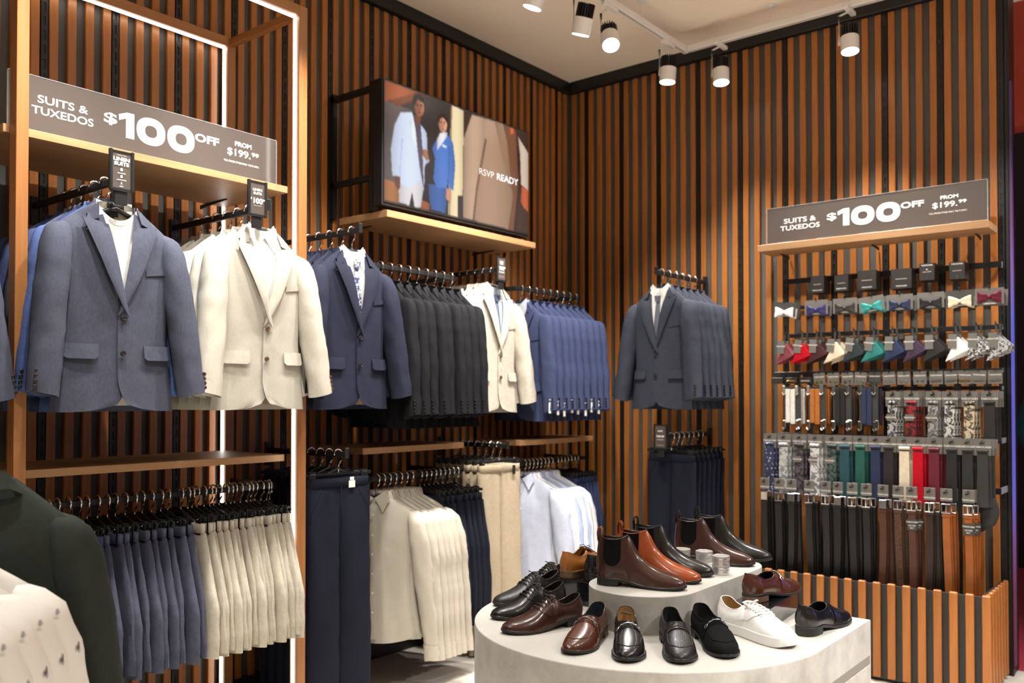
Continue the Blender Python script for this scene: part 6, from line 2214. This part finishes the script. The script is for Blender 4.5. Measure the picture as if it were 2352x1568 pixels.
T2 = [('navy dotted', pattern('navy dotted silk', (0.025, 0.032, 0.085), (0.45, 0.48, 0.62), 40, kind='dots'), 0), ('silver paisley', pattern('silver paisley', (0.48, 0.49, 0.49), (0.20, 0.21, 0.22), 30), 0),
      ('black floral', pattern('black floral silk', (0.018, 0.017, 0.020), (0.10, 0.08, 0.10), 30), 1), ('white marbled', pattern('white marbled', (0.62, 0.63, 0.64), (0.20, 0.21, 0.22), 26), 1),
      ('dark green floral', pattern('dark green floral', (0.016, 0.022, 0.021), (0.06, 0.11, 0.10), 34), 1), ('petrol blue', fabric('petrol tie satin', (0.030, 0.085, 0.105), 0.4), 0),
      ('sea green', fabric('sea green tie satin', (0.025, 0.105, 0.085), 0.4), 0), ('dusk navy', fabric('navy tie satin', (0.030, 0.038, 0.085), 0.4), 0),
      ('aubergine grey', fabric('aubergine tie satin', (0.034, 0.028, 0.032), 0.4), 0), ('cream', fabric('cream tie satin', (0.68, 0.60, 0.46), 0.4), 0),
      ('bright red', fabric('red tie satin', (0.45, 0.006, 0.018), 0.4), 0), ('burgundy', fabric('burgundy tie satin', (0.13, 0.022, 0.035), 0.4), 0),
      ('graphite', fabric('graphite tie satin', (0.026, 0.027, 0.027), 0.5), 0), ('narrow graphite', fabric('graphite tie satin', (0.030, 0.032, 0.031), 0.5), 0), ('slate grey', fabric('slate tie satin', (0.038, 0.040, 0.038), 0.5), 0)]
for i, (x, (cn, m, bnd)) in enumerate(zip([1.592, 1.672, 1.759, 1.845, 1.936, 2.002, 2.082, 2.159, 2.223, 2.299, 2.363, 2.438, 2.518, 2.588, 2.653], T2)):
    peg('peg holding the %s ties' % cn, x, -0.14, 1.176, 0.185)
    for k in range(3):
        tie_pack(('%s tie at the front of its peg, lower tie row' % cn) if k == 0 else '%s %s tie on its lower row peg' % (ORD[k], cn), x + 0.010 * k, -0.325 + 0.028 * k, 1.196, m, TIES[i % 2], 'lower row ties', k == 0, bool(bnd) and k == 0, R(rnd.uniform(-4, 4)))

# belts -------------------------------------------------------------------------------------------
BHEAD = MB().box(-0.026, 0.026, 0.0, 0.006, -0.062, 0.0, 0.001).mesh('header_card')


def strap_mesh(seed, L_=0.50):
    mb = MB()
    rr = random.Random(seed)
    for k, (y, off) in enumerate(((-0.006, 0.0), (0.010, 0.006))):
        rows = []
        for j in range(13):
            q = j / 12
            z = -0.110 - L_ * q
            sw = 0.012 * math.sin(q * 2.2 + seed) * q + off
            rows.append([(-0.0165 + sw, y + 0.004, z), (-0.0165 + sw, y, z), (0.0165 + sw, y, z), (0.0165 + sw, y + 0.004, z)])
        mb.grid(rows, loop=True)
    return mb.mesh('strap', False)


STRAPS = [strap_mesh(k) for k in range(3)]
bk = MB()
pts = [(-0.020, -0.006, -0.075), (0.020, -0.006, -0.075), (0.020, -0.008, -0.118), (-0.020, -0.008, -0.118)]
for a_, b_ in zip(pts, pts[1:] + pts[:1]):
    bk.tube([a_, b_], 0.0032, 8)
bk.tube([(0, -0.008, -0.118), (0, -0.012, -0.095), (0, -0.010, -0.074)], 0.0022, 6)
BUCK = bk.mesh('buckle', True, 50)
PLATE = MB().box(-0.019, 0.019, -0.010, -0.003, -0.122, -0.074, 0.003).mesh('buckle')
LOOPM = MB().box(-0.019, 0.019, -0.0095, 0.004, -0.136, -0.126, 0.001).mesh('keeper')
LB_BL = leather('black belt leather', (0.011, 0.011, 0.011), 0.35, 0.1)
LB_BR = leather('brown belt leather', (0.085, 0.032, 0.018), 0.35, 0.1)
LB_DB = leather('dark brown belt leather', (0.030, 0.017, 0.012), 0.35, 0.1)
LB_TAN = leather('tan belt leather', (0.33, 0.095, 0.018), 0.4, 0.1)
LB_WOV = mat('woven brown belt leather', (0.075, 0.034, 0.018), 0.5, var=(110, 0.6), bump=(110, 1.0))
belts = [('black belt with bright plate buckle', LB_BL, 1, CHROME), ('slim black belt with dark buckle', LB_BL, 0, GUN), ('black belt with hidden buckle', LB_BL, 1, GUN), ('black belt with pin buckle', LB_BL, 0, GUN),
         ('black belt with rounded buckle', LB_BL, 0, CHROME), ('black belt with bronze plate', LB_BL, 1, GUN), ('black belt with double prong', LB_BL, 0, CHROME), ('black belt with square bright buckle', LB_BL, 0, CHROME),
         ('brown belt with dark plate', LB_BR, 1, GUN), ('woven brown belt', LB_WOV, 0, GUN), ('grooved brown belt with paper band', LB_BR, 0, CHROME), ('dark brown belt', LB_DB, 0, CHROME),
         ('tan belt', LB_TAN, 0, GUN), ('tan belt with black paper band', LB_TAN, 0, CHROME)]
for i, (x, (cn, m, pl, mt)) in enumerate(zip([1.577, 1.659, 1.728, 1.825, 1.914, 1.977, 2.051, 2.122, 2.204, 2.277, 2.341, 2.424, 2.5, 2.597], belts)):
    peg('peg holding the %s' % cn, x, -0.19, 0.936, 0.175)
    for k in range(2):
        t = thing('belt', ('%s, %s from the left' % (cn, ORD[i])) if k == 0 else 'belt behind the %s, %s peg' % (cn, ORD[i]), 'belt', (x + 0.018 * k, -0.365 + 0.034 * k, 0.953), R(rnd.uniform(-6, 6)), 'belts on the tie wall')
        h = ob('header_card', BHEAD, GCARD, t)
        if k == 0:
            ob('lettering', WCARD_S, PRINT, h, (0, -0.0008, -0.052), (R(90), 0, 0))
            ob('card_hook', SLOTM, BLACK, h, (0, -0.002, -0.022))
        ob('strap', STRAPS[(i + k) % 3], m, t)
        ob('buckle', PLATE if pl else BUCK, mt, t)
        ob('keeper', LOOPM, m, t)
        if i in (10, 13):
            b = ob('paper_band', MB().box(-0.019, 0.026, -0.009, 0.018, -0.215, -0.160).mesh('paper_band'), GCARD2, t)
            ob('lettering', WCARD_S, PRINT, b, (0.003, -0.0100, -0.178), FACE_Y)
            ob('small_print', text_mesh('lettering', [('LEATHER', 0, 0, 0.006, 1, 0.02, 'CENTER'), ('BELT', 0, -0.012, 0.006, 1, 0.02, 'CENTER')]), PRINT, b, (0.003, -0.0100, -0.195), FACE_Y)

# dark cloth bag and spare ties hanging at the right end of the two lower rails ----------------------
rows = []
for j in range(12):
    q = j / 11
    w = 0.030 + 0.018 * math.sin(PI * q)
    rows.append([(w * math.cos(2 * PI * k / 14), -0.014 - 0.030 * (0.4 + q * 0.5) * math.sin(2 * PI * k / 14) * (1 if q < .95 else .5), -0.015 - 0.150 * q + 0.02 * math.cos(2 * PI * k / 14) * q) for k in range(14)])
gb = thing('garment_pouch', 'grey cloth pouch hanging at the right end of the belt rail', 'pouch', (2.668, -0.270, 0.930))
ob('pouch', MB().grid(rows, loop=True).add(rows[-1], [tuple(range(14))]).mesh('pouch', True, 60), fabric('graphite pouch cloth', (0.035, 0.036, 0.035)), gb)
ob('loop', MB().tube([(0, -0.014, -0.02), (0.012, 0.0, 0.0), (0, 0.012, 0.008), (-0.012, 0.0, 0.0), (0, -0.014, -0.02)], 0.003, 6).mesh('loop', True), GCARD2, gb)

# ------------------------------------------------------------------ blue and purple neon on the neighbouring shopfront, beyond the picture
neon = thing('neon_tube', 'violet blue neon tube on the neighbouring shop, beyond the right edge', 'neon light', (4.35, -0.35, 0))
ob('tube', MB().tube([(0, 0, 0.9), (0, 0, 2.6)], 0.012, 10).mesh('tube', True), mat('violet neon', (0.2, 0.1, 0.9), 0.4, emis=(0.22, 0.16, 1.0), estr=35.0), neon)
ob('stand', MB().box(0.012, 0.05, -0.02, 0.02, 0, 2.7).box(-0.1, 0.16, -0.1, 0.1, 0, 0.02).mesh('stand'), BLACK, neon)

# coloured light profile on the end of the right wall
el = thing('edge_light', 'thin violet and blue light profile on the end of the tie wall', 'light strip', (2.724, 0.004, 0))
EM = bpy.data.materials.new('violet blue light profile')
nt, b = nodes_of(EM)
tc = nt.nodes.new('ShaderNodeTexCoord')
sx_ = nt.nodes.new('ShaderNodeSeparateXYZ')
mr = nt.nodes.new('ShaderNodeMapRange')
mr.inputs['From Max'].default_value = 3.0
cr = nt.nodes.new('ShaderNodeValToRGB')
for k, (p_, c_) in enumerate(((0.0, (0.10, 0.004, 0.02)), (0.14, (0.16, 0.008, 0.05)), (0.22, (0.22, 0.05, 0.28)), (0.30, (0.16, 0.14, 0.75)), (0.60, (0.12, 0.14, 0.85)), (0.68, (0.30, 0.10, 0.50)), (0.76, (0.16, 0.02, 0.20)), (0.90, (0.02, 0.004, 0.03)))):
    e_ = cr.color_ramp.elements[k] if k < 2 else cr.color_ramp.elements.new(p_)
    e_.position = p_
    e_.color = (*c_, 1)
L_ = nt.links.new
L_(tc.outputs['Object'], sx_.inputs[0])
L_(sx_.outputs['Z'], mr.inputs[0])
L_(mr.outputs[0], cr.inputs[0])
L_(cr.outputs[0], b.inputs['Emission Color'])
b.inputs['Emission Strength'].default_value = 0.65
b.inputs['Base Color'].default_value = (0.04, 0.03, 0.05, 1)
ob('diffuser', MB().box(0.0, 0.010, -0.010, 0.030, 0.05, 3.0, 0.002).mesh('diffuser'), EM, el)
ob('profile', MB().box(-0.003, 0.0, -0.012, 0.034, 0.0, CEIL_Z - 0.1).mesh('profile'), BLACK, el)

# ------------------------------------------------------------------ person beyond the end of the wall
def skin_body(name, verts, edges, root, m, parent, sub=2):
    me = bpy.data.meshes.new(name)
    me.from_pydata([v[0] for v in verts], edges, [])
    o = bpy.data.objects.new(name, me)
    COL.objects.link(o)
    o.modifiers.new('skin', 'SKIN')
    o.modifiers.new('sub', 'SUBSURF').levels = sub
    o.modifiers['sub'].render_levels = sub
    for i, v in enumerate(verts):
        r = v[1] if isinstance(v[1], tuple) else (v[1], v[1])
        me.skin_vertices[0].data[i].radius = r
        me.skin_vertices[0].data[i].use_root = (i == root)
    bpy.context.view_layer.update()
    dg = bpy.context.evaluated_depsgraph_get()
    nm = bpy.data.meshes.new_from_object(o.evaluated_get(dg))
    bpy.data.objects.remove(o)
    nm.materials.clear()
    nm.materials.append(None)
    nm.polygons.foreach_set('use_smooth', [True] * len(nm.polygons))
    return ob(name, nm, m, parent)


pr = thing('person', 'person in a teal jacket and dark jeans, cut by the right edge', 'person', (2.78, 1.62, 0), R(160))
TEAL = fabric('teal jacket cloth', (0.020, 0.075, 0.095))
JEAN = fabric('dark denim', (0.016, 0.020, 0.045))
SKIN = mat('skin', (0.52, 0.30, 0.20), 0.5)
HAIR = mat('dark hair', (0.02, 0.014, 0.010), 0.6)
body = [((0, 0, 0.96), (0.15, 0.11)), ((0, 0, 1.15), (0.14, 0.10)), ((0, 0, 1.34), (0.17, 0.11)), ((0, 0, 1.46), (0.10, 0.08)), ((0, 0, 1.52), (0.055, 0.055)),
        ((0, -0.015, 1.60), (0.075, 0.085)), ((0, -0.01, 1.70), (0.072, 0.085)),
        ((-0.19, 0, 1.43), 0.060), ((-0.27, 0.04, 1.18), 0.048), ((-0.22, -0.16, 1.06), 0.038), ((-0.19, -0.22, 1.03), 0.028),
        ((0.19, 0, 1.43), 0.060), ((0.26, 0.03, 1.16), 0.048), ((0.22, -0.10, 0.96), 0.038), ((0.21, -0.14, 0.90), 0.028),
        ((-0.10, 0, 0.86), 0.092), ((-0.11, 0, 0.50), 0.065), ((-0.11, 0.02, 0.10), 0.042), ((-0.11, -0.13, 0.035), 0.035),
        ((0.10, 0, 0.86), 0.092), ((0.11, -0.02, 0.50), 0.065), ((0.11, 0.02, 0.10), 0.042), ((0.11, -0.13, 0.035), 0.035)]
be = [(0, 1), (1, 2), (2, 3), (3, 4), (4, 5), (5, 6), (2, 7), (7, 8), (8, 9), (9, 10), (2, 11), (11, 12), (12, 13), (13, 14), (0, 15), (15, 16), (16, 17), (17, 18), (0, 19), (19, 20), (20, 21), (21, 22)]
skin_body('body', body, be, 0, SKIN, pr)
jv = [((0, 0, 0.92), (0.175, 0.135)), ((0, 0, 1.15), (0.165, 0.125)), ((0, 0, 1.34), (0.195, 0.130)), ((0, 0, 1.455), (0.115, 0.09)),
      ((-0.20, 0, 1.43), 0.075), ((-0.275, 0.04, 1.18), 0.062), ((-0.225, -0.145, 1.065), 0.050), ((0.20, 0, 1.43), 0.075), ((0.265, 0.03, 1.16), 0.062), ((0.222, -0.085, 0.985), 0.050)]
skin_body('jacket', jv, [(0, 1), (1, 2), (2, 3), (2, 4), (4, 5), (5, 6), (2, 7), (7, 8), (8, 9)], 0, TEAL, pr)
lv = [((0, 0, 0.93), (0.165, 0.125)), ((-0.10, 0, 0.84), 0.104), ((-0.11, 0, 0.50), 0.078), ((-0.11, 0.02, 0.12), 0.062), ((0.10, 0, 0.84), 0.104), ((0.11, -0.02, 0.50), 0.078), ((0.11, 0.02, 0.12), 0.062)]
skin_body('jeans', lv, [(0, 1), (1, 2), (2, 3), (0, 4), (4, 5), (5, 6)], 0, JEAN, pr)
skin_body('hair', [((0, 0.02, 1.76), (0.070, 0.075)), ((0, 0.045, 1.70), (0.085, 0.07)), ((0, 0.05, 1.62), (0.07, 0.05))], [(0, 1), (1, 2)], 0, HAIR, pr, 2)
for sx, c in ((-0.19, (-0.19, -0.235, 1.02)), (0.21, (0.21, -0.15, 0.875))):
    hv, he = [(c, (0.030, 0.016)), ((c[0], c[1] - 0.03, c[2] - 0.035), (0.032, 0.014))], [(0, 1)]
    for k in range(4):
        fx = c[0] - 0.024 + 0.016 * k
        n0 = len(hv)
        hv += [((fx, c[1] - 0.045, c[2] - 0.060), 0.008), ((fx, c[1] - 0.040, c[2] - 0.088 + 0.004 * abs(k - 1.5)), 0.007)]
        he += [(1, n0), (n0, n0 + 1)]
    n0 = len(hv)
    hv += [((c[0] + 0.030, c[1] - 0.025, c[2] - 0.020), 0.009), ((c[0] + 0.038, c[1] - 0.045, c[2] - 0.045), 0.008)]
    he += [(0, n0), (n0, n0 + 1)]
    skin_body('hand', hv, he, 0, SKIN, pr, 1)
fc = MB()
for s in (-1, 1):
    fc.lathe([(0, -0.004), (0.009, -0.002), (0.011, 0.002)], 10, c=(s * 0.030, -0.094, 1.655), axis='y')
ob('eyes', fc.mesh('eyes'), mat('eye', (0.05, 0.04, 0.04), 0.2), pr)
ob('nose', MB().prism([(-0.014, 1.600), (0.014, 1.600), (0.005, 1.650), (-0.005, 1.650)], 0.022, lambda u, v, w: (u, -0.112 + w, v)).mesh('nose'), SKIN, pr)
ob('mouth', MB().box(-0.022, 0.022, -0.102, -0.090, 1.570, 1.578, 0.002).mesh('mouth'), mat('lips', (0.36, 0.13, 0.10), 0.5), pr)
SHOEP = leather('brown street shoe', (0.05, 0.03, 0.02))
for s in (-1, 1):
    ob('shoe', MB().tube([(s * 0.11, 0.07, 0.045), (s * 0.11, 0.02, 0.05), (s * 0.11, -0.08, 0.045), (s * 0.11, -0.16, 0.035), (s * 0.11, -0.19, 0.03)], [0.036, 0.044, 0.046, 0.042, 0.022], 12).mesh('shoe', True), SHOEP, pr)
